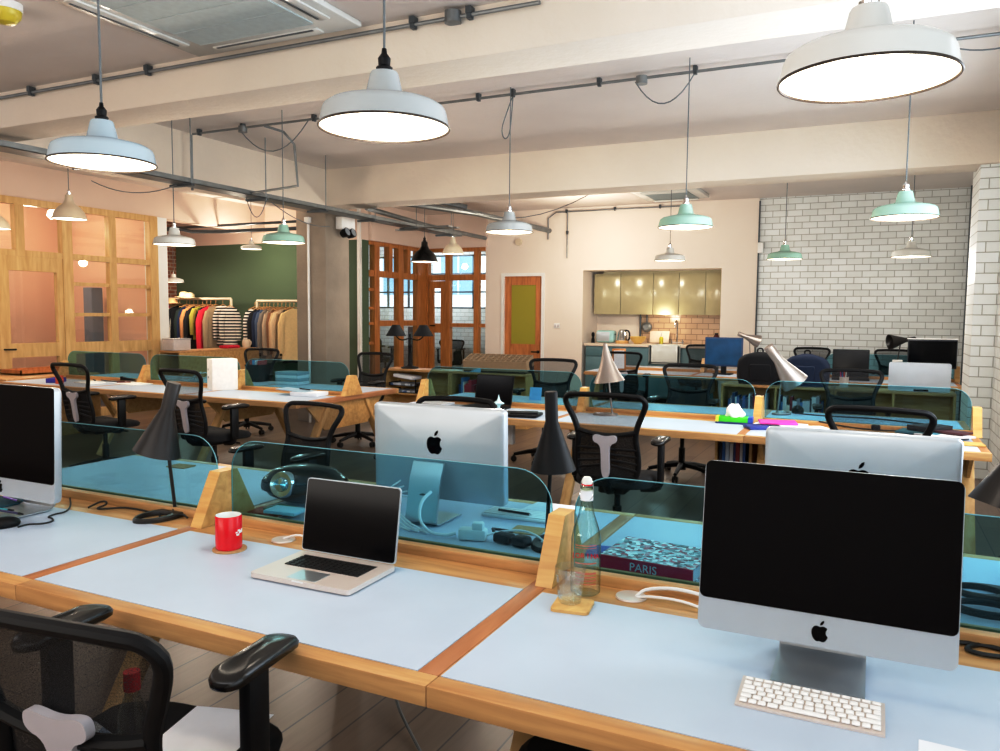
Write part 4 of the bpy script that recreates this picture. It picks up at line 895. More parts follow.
# ------------------------------------------------------------------ cone shaded table lamps
def cone_lamp(label, loc, mat, mouth, axis, length=.265, rm=.09, rt=.032, base_dir=180, bs=1.0, group='cone shaded table lamps', trumpet=False):
    """loc: pole foot on the surface; mouth: shade mouth centre relative to loc; axis: direction from mouth to tip"""
    t = thing('table_lamp', label, 'lamp', loc, 0, group)
    n = 40; a0 = R(base_dir); ca, sa = math.cos(a0), math.sin(a0)
    def P(u, v, z): return (u*ca-v*sa, u*sa+v*ca, z)
    outer = [(bs*(.055+.10*math.cos(2*PI*k/n)), bs*.062*math.sin(2*PI*k/n)) for k in range(n)]
    inner = [(bs*(.082+.058*math.cos(2*PI*k/n)), bs*.042*math.sin(2*PI*k/n)) for k in range(n)]
    loops = [[(u, v, 0) for u, v in inner], [(u, v, 0) for u, v in outer], [(u*1.0, v, .010) for u, v in outer], [(.055*bs+(u-.055*bs)*.94, v*.92, .017) for u, v in outer], [(.082*bs+(u-.082*bs)*1.05, v*1.06, .017) for u, v in inner], [(u, v, .008) for u, v in inner]]
    vs = [P(*p) for lp in loops for p in lp]
    fs = [(i*n+k, i*n+(k+1) % n, ((i+1) % 6)*n+(k+1) % n, ((i+1) % 6)*n+k) for i in range(6) for k in range(n)]
    part('base', MB().add(vs, fs), mat, t)
    m = Vector(mouth); ax = Vector(axis).normalized(); top = m+ax*length*.45
    part('pole', MB().tube([(0, 0, .012), tuple(Vector((0, 0, .012)).lerp(top, .5)), tuple(top)], .0068, 10).cyl((0, 0, .0), (0, 0, .03), .018, .010), mat, t)
    tf = Matrix.Translation(m) @ ax.to_track_quat('Z', 'Y').to_matrix().to_4x4()
    if trumpet: pr = [(rm, 0), (rm*.86, length*.10), (rm*.62, length*.30), (rm*.40, length*.52), (rm*.24, length*.75), (rm*.12, length*.98), (.004, length)]
    else: pr = [(rm, 0), (rt, length*.62), (rt, length*.985), (rt*.9, length), (.001, length)]
    inn = [(max(.001, r-.003), z) for r, z in pr[:-1]]
    part('lamp_shade', MB().lathe(pr+[(.001, length-.004)]+list(reversed(inn))+[pr[0]], 40, 0, tf), mat, t, angle=40)
    part('bulb', MB().sphere(tuple(m+ax*length*.25), .022, 14), M['ceramic'], t)
    return t
L1P = at(175.5, 514, 'z', HT+.002)
cone_lamp('charcoal grey cone table lamp between the large left computer and the red mug', L1P, M['lamp_grey'], tuple(RT*-.068+Vector((0, 0, .245))), tuple(Vector((0, 0, 1))+RT*.27), .29, .090, .027, 262, 1.12)
L2P = at(546, 550, 'z', HT+.002)
cone_lamp('black cone table lamp seen from behind, standing beyond the middle screen post', L2P, M['black_metal'], (.01, .03, .275), (-.02, -.06, 1), .27, .078, .022, 100)
cone_lamp('silver trumpet shaped table lamp on the second row desk', (-1.88, 6.02, HT+.002), M['lamp_silver'], tuple(RT*-.03+Vector((0, 0, .275))), tuple(Vector((0, 0, 1))-RT*.13), .31, .125, .015, 190, trumpet=True)
cone_lamp('tilted black and silver cone lamp beside the second row screen post', (-.70, 6.74, HT+.002), M['lamp_silver'], tuple(RT*.14+Vector((0, 0, .26))), tuple(Vector((0, 0, .80))-RT*.62), .38, .11, .04, 60)
cone_lamp('pale grey cone lamp on a black arm behind the blue lit monitor', at(752, 380, 'y', 11.1)*0+Vector((-1.52, 11.15, HT+.002)), M['lamp_silver'], tuple(RT*.09+Vector((0, 0, .46))), tuple(Vector((0, 0, .35))-RT*.9), .30, .09, .03, 0)
cone_lamp('dark cone lamp with a level shade over the flat silver case', (.24, 11.25, HT+.002), M['lamp_grey'], tuple(RT*-.08+Vector((0, 0, .49))), tuple(Vector((0, 0, .12))+RT*.9), .33, .10, .03, 0)
cone_lamp('dark grey cone lamp at the right edge of the front row', (.385, 2.62, HT+.002), M['lamp_grey'], tuple(RT*-.04+Vector((0, 0, .262))), tuple(Vector((0, 0, 1))+RT*.35), .285, .092, .034, 180)
# two shaded classic lamp on the left bookcase
dl = thing('twin_lamp', 'black twin shaded table lamp on the low bookcase before the far glazed screen', 'lamp', (-6.12, 9.72, .736))
part('base', MB().lathe([(0, 0), (.13, 0), (.13, .015), (.04, .04), (.022, .07), (.022, .30), (.03, .32), (.016, .36), (.014, .5), (0, .5)], 20), M['black_metal'], dl)
for s in (-1, 1):
    a = part('arm', MB().tube([(0, 0, .44), (s*.12*RT.x, s*.12*RT.y, .40), (s*.20*RT.x, s*.20*RT.y, .46), (s*.20*RT.x, s*.20*RT.y, .52)], .009, 8, smooth=2), M['black_metal'], dl)
    part('lamp_shade', MB().lathe([(.15, .47), (.055, .63), (.05, .63), (.145, .47)], 24, 0, Matrix.Translation((s*.20*RT.x, s*.20*RT.y, 0))), colour('#15181d', .8), dl)

# ------------------------------------------------------------------ second row things
bx = thing('box_file', 'tall white box file with two finger holes on the second row desk', 'file', (-6.07, 6.03, HT+.002), R(-28))
part('body', MB().b2((-.09, -.13, 0), (.09, .13, .32), bev=.004), colour('#efe9e2', .6), bx)
for z in (.13, .21): part('finger_hole', MB().cyl((-.045, -.1302, z), (-.045, -.1325, z), .012, n=14), M['steel'], bx)
bn = thing('paper_bin', 'black paper bin full of red and blue papers behind the second row glass', 'bin', (-6.42, 6.93, HT+.002))
part('body', MB().lathe([(0, 0), (.085, 0), (.12, .20), (.116, .20), (.082, .006), (0, .006)], 4, 0, Matrix.Rotation(R(45), 4, 'Z') @ Matrix.Scale(1.25, 4, (1, 0, 0))), M['plast_blk'], bn)
for i, c in enumerate(('#c04c4a', '#4f9bc8', '#d8dde4', '#b23b3b')): part('paper', MB().box((-.05+.035*i, .0, .20), (.006, .15, .10), rot=Matrix.Rotation(R(-14+9*i), 3, 'Y')), colour(c, .7), bn)
for i in range(4): solid('box_stack_tray', MB().box((0, 0, .02), (.30, .22, .034), bev=.003), colour(('#c9d0d4', '#8fa3ab')[i % 2], .6), ('topmost', 'second from top', 'third from top', 'lowest')[3-i]+' flat grey carton in the stack behind the second row glass', 'carton', (-6.52+.04, 7.0+.0, HT+.002+.036*i) if 0 else (-5.86, 6.86, HT+.002+.036*i), R(3), 'flat cartons behind the second row glass')
bkp = thing('book', 'open white magazine on a thick book by the bare oak end of the second row', 'book', (-4.92, 6.0, HT+.002), R(6))
part('block', MB().box((0, 0, .02), (.30, .21, .036), bev=.002), M['paper'], bkp); part('magazine', MB().box((-.16, .02, .046), (.34, .20, .008), rot=Matrix.Rotation(R(4), 3, 'Y')), colour('#9fb6c6', .5), bkp)
p = thing('pen', 'black pen on the white magazine by the bare oak end', 'pen', (-5.0, 6.03, HT+.055), R(-20)); part('barrel', MB().cyl((-.09, 0, .004), (.09, 0, .004), .006), M['plast_blk'], p); part('tip', MB().cyl((.09, 0, .004), (.105, 0, .004), .005, .001), M['plast_blk'], p)
# clutter of the left desk
for i, (x, y, w, d, h, c, lab) in enumerate(((-7.85, 5.85, .32, .22, .01, '#e8e8e4', 'white papers on the left desk of the second row'), (-7.65, 6.02, .3, .21, .012, '#d4d9dd', 'pale grey magazine on the left desk of the second row'), (-8.25, 5.72, .13, .2, .05, '#3a2f9a', 'violet pencil case in front of the pens on the left desk'), (-8.05, 5.62, .06, .06, .09, '#d8542f', 'orange cup among the clutter on the left desk'), (-7.35, 6.0, .34, .24, .008, '#f0efe9', 'loose white sheet on the second row near the screen post'))):
    solid('desk_item' if 0 else ('paper', 'magazine', 'pencil_case', 'cup', 'paper')[i], MB().box((0, 0, h/2), (w, d, h), rot=None, bev=min(.004, h*.3)), colour(c, .6), lab, ('paper', 'magazine', 'case', 'cup', 'paper')[i], (x, y, HT+.002), R((-10, 14, 30, 0, -6)[i]))
for i in range(5):
    p = thing('pen', 'pen lying among the clutter on the left desk of the second row', 'pen', (-7.95+.12*i, 5.97+.03*(i % 2)+(.0), HT+.016), R(-30+17*i), 'pens on the left desk of the second row'); part('barrel', MB().cyl((-.07, 0, .005), (.07, 0, .005), .006, n=8), colour(('#1a1a1e', '#22314f', '#444a50', '#151517', '#7a2b20')[i], .4), p)
solid('stapler', MB().prism([(-.08, 0), (.09, 0), (.09, .015), (-.02, .03), (-.08, .045)], .04, 0, Matrix.Translation((0, .02, 0)) @ XZ), M['plast_blk'], 'black stapler near the screen post on the left desk of the second row', 'stapler', (-7.6, 6.12-.03, HT+.02), R(12))
cw = MB()
for k in range(3): cw.tube([(-.14+.1*k+.09*math.cos(a*PI/8), .05*math.sin(a*PI/8), .06+.05*math.sin(a*PI/8+k)) for a in range(16)], .005, 6, closed=True)
solid('cable_coil', cw, M['cable_w'], 'loops of white cable behind the left glass of the second row', 'cable', (-6.98, 6.55, HT+.004))
wt = thing('wooden_tray', 'shallow dark wooden tray on the side cabinet by the partition', 'tray', (-9.5, 6.35, .745), R(0))
part('bottom', MB().b2((-.2, -.35, 0), (.2, .35, .015)), M['oak_door'], wt)
part('sides', MB().b2((-.2, -.35, 0), (-.185, .35, .06)).b2((.185, -.35, 0), (.2, .35, .06)).b2((-.2, -.35, 0), (.2, -.335, .06)).b2((-.2, .335, 0), (.2, .35, .06)), M['oak_door'], wt)
def laptop_dark(label, loc, rz, w=.36, h=.24, tilt=-12):
    t = thing('laptop', label, 'laptop', loc, rz)
    part('base', MB().prism(rrect(w, h, .01, 4), .018, z0=.002), M['plast_blk'], t)
    part('keys', MB().box((0, .03, .021), (w*.85, h*.42, .003)), M['blk_key'], t)
    part('lid', MB().prism(rrect(w, h, .01, 4, 0, h/2), .008, 0, Matrix.Translation((0, h/2-.004, .022)) @ Matrix.Rotation(R(tilt), 4, 'X') @ XZ), M['plast_blk'], t)
    part('screen', MB().prism(rrect(w-.02, h-.02, .004, 2, 0, h/2), .0008, 0, Matrix.Translation((0, h/2-.0065, .022)) @ Matrix.Rotation(R(tilt), 4, 'X') @ XZ), M['screen'], t)
    return t
laptop_dark('open black laptop beyond the silver computer back, second row', (-2.98, 5.93, HT+.002), R(-4), .37, .26)
laptop_dark('open black laptop before the white brick wall, third row', (-.27, 11.05, HT+.002), R(2), .44, .36, -5)
or_ = thing('white_ornament', 'small white four pointed ornament beside the open black laptop', 'ornament', (-2.72, 5.66, HT+.002))
part('star', MB().lathe([(0, .16), (.008, .13), (.018, .105), (.05, .09), (.05, .084), (.016, .07), (.012, .05)], 4), colour('#cfeef2', .3), or_); part('stem', MB().lathe([(0, 0), (.04, 0), (.04, .01), (.012, .02), (.012, .055), (0, .055)], 16), colour('#cfeef2', .3), or_)
pf = MB().box((0, 0, .014), (.34, .22, .022), bev=.008).box((.05, -.03, .03), (.22, .10, .02), rot=Matrix.Rotation(R(12), 3, 'Z'), bev=.008)
solid('document_wallet', pf, M['plast_blk'], 'black document wallet lying at the front of the second row desk', 'wallet', (-2.52, 5.62, HT+.003), R(8))
solid('paper', MB().box((0, 0, .002), (.30, .21, .003)), M['paper'], 'white sheet behind the black document wallet', 'paper', (-2.72, 5.80, HT+.001), R(14))
solid('paper', MB().box((0, 0, .006), (.34, .24, .012)).box((.02, .01, .016), (.3, .22, .008), rot=Matrix.Rotation(R(-9), 3, 'Z')), M['paper'], 'stack of white papers beside the left screen post of the aisle desk', 'paper', (-3.52, 5.95, HT+.002), R(5))
wb = thing('wall_socket_box', 'white socket box hanging under the second row desk near the aisle', 'box', (-2.76, 5.9, .45))
part('body', MB().b2((-.07, -.03, 0), (.07, .03, .232), bev=.006), M['white'], wb); part('hole', MB().cyl((.03, -.0305, .19), (.03, -.033, .19), .01).cyl((-.03, -.0305, .10), (-.03, -.033, .10), .01), M['steel_dk'], wb)
tb = thing('tissue_box', 'bright green tissue box with a white tissue on the second row desk', 'box', (-.93, 6.04, HT+.002), R(4))
part('box', MB().b2((-.13, -.06, .014), (.13, .06, .05), bev=.003), colour('#46c821', .5), tb)
part('base_band', MB().b2((-.132, -.062, 0), (.132, .062, .014)), colour('#23306b', .5), tb); part('end_panel', MB().b2((.1, -.0615, .012), (.1325, .0615, .051)), colour('#2b56b4', .5), tb); part('end_panel', MB().b2((-.1325, -.0615, .012), (-.11, .0615, .051)), colour('#dfd84a', .5), tb)
tr = []
for i in range(7):
    z = .05+.016*i; f = (1, 1.05, 1.0, .9, .8, .6, .3)[i]
    tr.append([(f*(.065+.012*math.sin(3*a+i))*math.cos(a), f*(.045+.01*math.cos(4*a+i*.7))*math.sin(a), z+.006*math.sin(5*a)) for a in [2*PI*k/24 for k in range(25)]])
part('tissue', MB().grid(tr), colour('#f2eeea', .9), tb, angle=80)
pi_ = [('#ef4fae', 'bright pink folder', -.62, 6.03, .26, .2, .012, 12), ('#e7e9ee', 'white papers under the bright pink folder', -.60, 6.0, .34, .24, .02, -8), ('#32418e', 'blue patterned booklet', -.70, 5.86, .24, .17, .02, 25), ('#dfe5ee', 'pale booklet', -.52, 5.87, .26, .17, .015, -14), ('#f4f1ee', 'white envelope', -.38, 6.03, .18, .12, .01, 30)]
for i, (c, wd, x, y, w, d, h, a) in enumerate(pi_):
    solid('paper_item' if 0 else ('folder', 'paper_stack', 'booklet', 'booklet', 'envelope')[i], MB().box((0, 0, h/2), (w, d, h), bev=.001), colour(c, .6) if i != 3 else M['magprint'], wd+' beside the middle screen post of the second row', ('folder', 'paper', 'booklet', 'booklet', 'envelope')[i], (x, y, HT+.003+(.0225 if i == 0 else 0)), R(a))
hp = [('#14171d', 'black folder', .40, 6.02, .32, .22, .02, 20, 0), ('#3a6f7a', 'teal booklet', .30, 5.98, .26, .18, .015, -18, .021), ('#d9d2cf', 'white papers', .44, 5.90, .30, .2, .012, 35, .021), ('#4a2229', 'dark red booklet', .48, 5.98, .22, .15, .012, -30, .038), ('#101218', 'black notebook', .36, 6.04, .24, .16, .035, 48, .038), ('#caa15e', 'tan envelope', .55, 5.74, .2, .14, .01, 5, 0), ('#1f4c8a', 'blue brochure', .10, 5.80, .24, .16, .006, -6, 0), ('#2b6fb0', 'bright blue brochure', -.14, 5.74, .22, .15, .006, 9, 0)]
for i, (c, wd, x, y, w, d, h, a, dz) in enumerate(hp):
    solid(wd.split()[-1].rstrip('s'), MB().box((0, 0, h/2), (w, d, h), bev=.001), colour(c, .5), wd+' in the heap at the window end of the second row', wd.split()[-1].rstrip('s'), (x, y, HT+.003+dz), R(a), 'heap of papers at the window end')
cup = thing('mouse', 'black mouse on the far desk of the second row, before the bookcase', 'mouse', (-.56, 6.95, HT+.002)); part('shell', MB().sphere((0, 0, .02), 1, 20, sc=(.05, .07, .045)), M['plast_blk'], cup); part('button', MB().box((0, -.05, .05), (.012, .03, .008), rot=Matrix.Rotation(R(35), 3, 'X'), bev=.003), M['steel_dk'], cup)
solid('cable', MB().tube([(-.55, 6.88, HT+.005), (-.3, 6.8, HT+.006), (0, 6.86, HT+.006), (.3, 6.7, HT+.006), (.5, 6.62, HT+.006)], .006, 6, smooth=2), M['cable_k'], 'black cable running along the far desk from the black mouse', 'cable')
solid('cable', MB().tube([(-.35, 6.19, HT+.036), (-.1, 6.12, HT+.01), (.2, 6.12, HT+.01), (.45, 6.16, HT+.036)], .006, 6, smooth=2), M['cable_k'], 'black cable hanging along the oak spine of the second row', 'cable')
solid('webcam', MB().box((0, 0, .025), (.06, .05, .04), bev=.01).cyl((0, -.025, .025), (0, -.032, .025), .012), M['plast_blk'], 'small black box on the oak spine behind the arched black chair', 'camera', (.03, 6.1, HT+.003))
solid('note_card', MB().box((0, 0, .06), (.12, .004, .12), rot=Matrix.Rotation(R(-12), 3, 'X')), colour('#7fb6dc', .5), 'pale blue note card standing against the wood right of the open black laptop', 'card', (-2.86, 6.75, HT+.002))

# ------------------------------------------------------------------ on the bookcases and third row
tray = thing('paper_trays', 'black paper trays stacked with papers in the open bookcase by the aisle', 'tray', (-6.10, BC_Y+.16, .392))
for i in range(2):
    part('tray', MB().b2((-.24, -.15, .10*i), (.24, .15, .10*i+.008)).b2((-.24, -.15, .10*i), (-.23, .15, .10*i+.05)).b2((.23, -.15, .10*i), (.24, .15, .10*i+.05)).b2((.2, -.15, .10*i), (.22, -.14, .10*(i+1))), M['plast_blk'], tray)
    part('papers', MB().box((-.02, .0, .10*i+.022), (.40, .27, .026), rot=Matrix.Rotation(R(5-9*i), 3, 'Z')), M['magprint'], tray)
solid('paper_stack', MB().box((0, 0, .03), (.34, .25, .05), rot=Matrix.Rotation(R(6), 3, 'Y'), bev=.01), M['paper'], 'crumpled white papers on top of the black paper trays', 'paper', (-6.12, BC_Y+.16, .392+.20))
gr = thing('grid_rack', 'wooden egg crate rack of small compartments on the low bookcase', 'rack', (-4.66, BC_Y+.19, .736), R(4))
part('base', MB().b2((-.46, -.16, 0), (.46, .16, .02)), colour('#3a332c', .7), gr)
part('foot', MB().b2((-.46, .12, -.085), (.46, .15, 0)), colour('#3a332c', .7), gr)
g = MB()
for k in range(13): x = -.46+.92*k/12; g.b2((x-.006, -.15, .02), (x+.006, .15, .16))
for k in range(5): y = -.15+.3*k/4; g.b2((-.46, y-.006, .02), (.46, y+.006, .16))
part('grid', g, colour('#a08a6e', .6), gr); gr.rotation_euler = (R(16), 0, R(4)); gr.location.z = .785
solid('metal_strip', MB().box((0, 0, .015), (.60, .10, .02), bev=.004), M['steel'], 'grey metal bar lying beside the wooden egg crate rack', 'bar', (-4.40, BC_Y+.09, .736+.001), R(4)) if 0 else None
solid('blue_card', MB().box((0, 0, .035), (.26, .004, .07)), colour('#8fcbe8', .5), 'pale blue card on the front edge of the low bookcase under the grid rack', 'card', (-4.98, BC_Y+.012, .737))
mo = thing('monitor', 'blue lit monitor on the third row before the kitchen', 'monitor', (-1.88, 11.08, HT+.002), R(-6))
part('bezel', MB().box((0, 0, .31), (.52, .035, .40), bev=.008), colour('#1a3d66', .4), mo); part('screen', MB().box((0, -.019, .312), (.48, .002, .355)), M['screen_blue'], mo)
part('stand', MB().box((0, .02, .07), (.07, .03, .14)).box((0, .0, .008), (.24, .18, .016), bev=.005), M['plast_blk'], mo)
cs2 = thing('silver_case', 'flat silver grey case with rounded corners standing on the low bookcase', 'case', (.45, BC_Y+.10, .736))
part('shell', MB().prism(rrect(.60, .31, .02, 5, 0, .156), .07, 0, XZ), M['alu'], cs2); part('slot', MB().box((.02, -.002, .014), (.14, .004, .02)), M['screen'], cs2); part('top_strip', MB().box((-.22, .03, .325), (.1, .05, .024), bev=.004), M['white'], cs2)
m2 = thing('monitor', 'black monitor with a pale top edge at the window end of the third row', 'monitor', (.64, 11.0, HT+.002), R(4))
part('bezel', MB().box((0, 0, .36), (.54, .04, .36), bev=.008), colour('#0e1622', .4), m2); part('screen', MB().box((0, -.021, .36), (.52, .002, .32)), M['screen'], m2); part('top_edge', MB().box((0, 0, .545), (.56, .045, .012)), M['white'], m2)
part('stand', MB().box((0, .02, .1), (.07, .03, .2)).box((0, 0, .008), (.24, .18, .016), bev=.005), M['plast_blk'], m2)
def rucksack(label, loc, rz, c, s=1.0):
    t = thing('rucksack', label, 'bag', loc, rz, 'dark rucksacks on the low bookcase')
    rows = []
    for i in range(11):
        f = i/10; z = .38*s*f; wv = (.23+.03*math.sin(PI*min(1, f*1.2)))*(1 if f < .7 else math.sqrt(max(.02, 1-((f-.7)/.305)**2)))*s; dv = .12*s*(1-.35*f)*(1 if f < .8 else math.sqrt(max(.03, 1-((f-.8)/.205)**2)))
        rows.append([(wv*math.copysign(abs(math.cos(a))**.7, math.cos(a))+.008*math.sin(7*a+i), dv*math.copysign(abs(math.sin(a))**.7, math.sin(a)), z) for a in [2*PI*k/28 for k in range(29)]])
    b = MB().grid(rows); b.f.append(tuple(range(10*29, 10*29+28))); b.f.append(tuple(range(27, -1, -1))); b.mi += [0, 0]
    part('body', b, colour(c, .85), t, angle=60)
    part('pocket', MB().box((0, -.115*s, .14*s), (.24*s, .05*s, .2*s), bev=.022), colour(c, .9), t)
    part('strap', MB().tube([(-.03, 0, .37*s), (-.03, 0, .42*s), (.03, 0, .42*s), (.03, 0, .37*s)], .009, 8, smooth=2), M['fabric_blk'], t)
    return t
rucksack('black rucksack slumped on the low bookcase right of the blue lit monitor', (-1.22, BC_Y+.18, .737), R(8), '#0d0e15', 1.0)
rucksack('dark blue rucksack behind the tilted cone lamp on the low bookcase', (-.70, BC_Y+.20, .737), R(-10), '#1b2c4b', .98)
pc = thing('pen_pot', 'white pen pot with coloured pens behind the dark rucksacks', 'pot', (-.30, BC_Y+.2, .737))
part('pot', MB().lathe([(0, 0), (.045, 0), (.05, .12), (.046, .12), (.042, .006), (0, .006)], 16), M['white'], pc)
for i, c in enumerate(('#c7398f', '#2d6cc0', '#d3402c', '#f0efe8', '#31313a')): part('pen', MB().cyl((-.02+.01*i, .0, .01), (-.045+.022*i, .012*(i % 3-1), .2), .006, n=8), colour(c, .4), pc)
fm = thing('picture_frame', 'small wooden frame leaning on the bare left end of the third row', 'frame', (-3.35, 11.0, HT+.002), R(24))
part('frame', MB().box((0, 0, .16), (.20, .02, .32), rot=Matrix.Rotation(R(-10), 3, 'X'), bev=.004), M['oak_red'], fm); part('picture', MB().box((0, -.012, .16), (.15, .003, .26), rot=Matrix.Rotation(R(-10), 3, 'X')), M['paper'], fm)
solid('rucksack', MB().lathe([(0, 0), (.20, .02), (.23, .15), (.22, .35), (.15, .50), (.05, .56), (0, .57)], 20, 0, Matrix.Diagonal((1, .7, 1, 1))), M['fabric_blk'], 'black bag on the floor at the right edge beyond the front row glass', 'bag', (.62, 3.85, 0), group=None)

# ------------------------------------------------------------------ on the nearest chair
def chair_pt(x, y, z):
    a = R(7); return (-1.50+x*math.cos(a)-y*math.sin(a), 1.24+x*math.sin(a)+y*math.cos(a), z)
ps = MB().grid([[(x, y, .523+.006*math.sin(9*x+5*y)) for x in [-.10+.22*k/8 for k in range(9)]] for y in [-.11+.28*k/8 for k in range(9)]])
solid('paper_sheet', ps, M['paper'], 'white paper sheet lying on the seat of the nearest chair', 'paper', chair_pt(.10, .02, 0), R(12), angle=80)
wbt = thing('water_bottle', 'small clear water bottle with a red cap behind the mesh of the nearest chair', 'bottle', chair_pt(.10, -.15, .53))
part('body', MB().lathe([(0, 0), (.028, 0), (.030, .01), (.030, .16), (.016, .195), (.013, .21), (0, .21)], 20), M['bottle'], wbt); part('cap', MB().cyl((0, 0, .21), (0, 0, .25), .017), M['red_mug'], wbt)
solid('snack_packet', MB().box((0, 0, .03), (.12, .03, .06), rot=Matrix.Rotation(R(16), 3, 'Y'), bev=.012), M['magprint'], 'crinkled printed packet behind the mesh of the nearest chair', 'packet', chair_pt(.06, -.19, .60))
solid('blue_pouch', MB().box((0, 0, .025), (.10, .05, .05), bev=.02), colour('#2344c8', .4), 'bright blue pouch behind the mesh of the nearest chair', 'pouch', chair_pt(.12, -.17, .54))

# ------------------------------------------------------------------ pendant lamps
def pendant(label, x, y, z, enam, D=.405, ztop=3.45, far=False, group='enamel pendant lamps', holder='chrome', style='flat'):
    t = thing('pendant_lamp', label, 'lamp', (x, y, z), 0, group); r = D/2; k = D/.405
    if style == 'flat':
        pr = [(r, 0), (r*1.012, .004*k), (r*.995, .010*k), (r*.955, .050*k), (r*.93, .062*k), (r*.84, .074*k), (r*.60, .086*k), (r*.36, .096*k), (r*.29, .104*k), (r*.22, .165*k), (r*.20, .172*k), (.02*k, .174*k)]
    else:
        pr = [(r, 0), (r*1.01, .004*k), (r*.98, .02*k), (r*.86, .09*k), (r*.62, .15*k), (r*.36, .19*k), (r*.25, .24*k), (r*.22, .30*k), (.02*k, .31*k)]
    sh = part('shade', MB().lathe(pr, 44), enam, t, angle=50)
    part('rim', MB().tube([((r*1.004)*math.cos(2*PI*i/44), (r*1.004)*math.sin(2*PI*i/44), .002) for i in range(44)], .0035*k, 6, closed=True), M['rim'], sh)
    part('inside', MB().lathe([(r*.985, .004*k), (r*.93, .045*k), (r*.80, .066*k), (r*.5, .080*k), (.001, .085*k)] if style == 'flat' else [(r*.985, .004*k), (r*.84, .08*k), (r*.6, .14*k), (.001, .17*k)], 36), M['glow'], t)
    part('bulb', MB().sphere((0, 0, .035*k), .032*k, 16), M['glow_far'], t)
    zt = pr[-1][1]
    part('lamp_holder', MB().lathe([(.001, zt-.006), (.024*k, zt-.006), (.026*k, zt+.012*k), (.018*k, zt+.018*k), (.020*k, zt+.04*k), (.009*k, zt+.055*k), (.007*k, zt+.07*k), (.001, zt+.07*k)], 18), M[holder], t)
    part('cord', MB().tube([(0, 0, zt+.06*k), (0, 0, ztop-z)], .0042, 6), M['cable_g'], t)
    return t
CW, CB_, CGy, CM = M['enam_w'], M['enam_b'], M['enam_g'], M['enam_m']
pendant('large white enamel pendant lamp nearest the camera at the top right', -.042, 1.96, 2.06, CW, D=.37, ztop=3.16)
pendant('pale grey enamel pendant lamp hanging above the open laptop', -1.415, 2.10, 2.112, CGy, ztop=3.16, holder='black_metal')
pendant('blue grey enamel pendant lamp hanging above the black cone lamp', -2.63, 2.04, 2.083, CB_, D=.37, ztop=3.16, holder='black_metal')
for x, y, z, c, lab in ((-6.40, 5.75, 2.20, CW, 'white enamel pendant lamp before the clothes rails'), (-5.17, 5.95, 2.20, CM, 'mint enamel pendant lamp just left of the concrete column'), (-2.87, 6.15, 2.235, CGy, 'grey enamel pendant lamp left of the oak door'), (-1.33, 6.0, 2.20, CM, 'mint enamel pendant lamp hanging before the kitchen cabinets'), (.14, 5.85, 2.19, CM, 'mint enamel pendant lamp before the white brick wall, the larger of two mint ones there')):
    pendant(lab, x, y, z, c)
for x, y, z, c, lab in ((-2.50, 10.4, 2.26, CW, 'small looking white pendant lamp above the kitchen cabinets'), (-1.02, 10.0, 2.22, CM, 'mint enamel pendant lamp farthest back at the left of the white brick wall'), (.32, 9.9, 2.21, CW, 'white enamel pendant lamp farthest back before the white brick wall')):
    pendant(lab, x, y, z, c)
pendant('black dome pendant lamp before the far glazed screen', -6.1, 10.1, 2.30, M['enam_k'], .40, style='dome', holder='black_metal')
pendant('cream bell shaped pendant lamp right of the black dome lamp', *at(453, 254, 'y', 11.4), M['enam_c'], .36, style='dome')
pendant('cream bell shaped pendant lamp on a chain before the timber partition', -8.25, 5.95, 2.56, M['enam_c'], .36, style='dome')
pendant('cream bell shaped pendant lamp at the left edge before the timber partition', -9.55, 5.9, 2.50, M['enam_c'], .36, style='dome')
pendant('glowing white pendant lamp before the green wall', -9.65, 10.3, 2.60, CW, .34)
pendant('white pendant lamp beside the white pier, low before the green wall', -11.4, 10.2, 2.05, CW, .36)
# ------------------------------------------------------------------ ceiling services
ac = thing('air_conditioner', 'white ceiling cassette air conditioner at the top left', 'air conditioner', (-3.28, 3.15, 3.16))
part('panel', MB().b2((-.62, -.58, -.035), (.62, .58, 0), bev=.012), M['enam_w'], ac)
part('intake_grille', MB().b2((-.42, -.40, -.042), (.42, .40, -.034)), colour('#bcc8c9', .6), ac)
gl = MB()
for k in range(5): gl.b2((-.42, -.40+.2*k-.004, -.044), (.42, -.40+.2*k+.004, -.041))
part('grille_bars', gl, colour('#b7c2c4', .5), ac)
for s, ax in ((-1, 0), (1, 0), (-1, 1), (1, 1)):
    c = (s*.52, 0, -.038) if ax == 0 else (0, s*.50, -.038)
    fl = part('flap', MB().box(c, (.07, .76, .012) if ax == 0 else (.78, .07, .012), bev=.003), M['enam_w'], ac)
    part('slot', MB().box((c[0]-.026*(ax == 0), c[1]-.026*(ax == 1), -.0455), (.014, .70, .004) if ax == 0 else (.72, .014, .004)), M['steel_dk'], fl)
ac2 = thing('air_conditioner', 'white ceiling cassette air conditioner far back above the kitchen', 'air conditioner', (-2.95, 12.2, 3.45))
part('panel', MB().b2((-.5, -.5, -.06), (.5, .5, 0), bev=.012), M['enam_w'], ac2); part('intake_grille', MB().b2((-.34, -.34, -.068), (.34, .34, -.058)), colour('#8c999c', .6), ac2)
for s in (-1, 1): part('flap', MB().box((0, s*.42, -.07), (.7, .06, .02), rot=Matrix.Rotation(R(s*25), 3, 'X')), M['enam_w'], ac2)
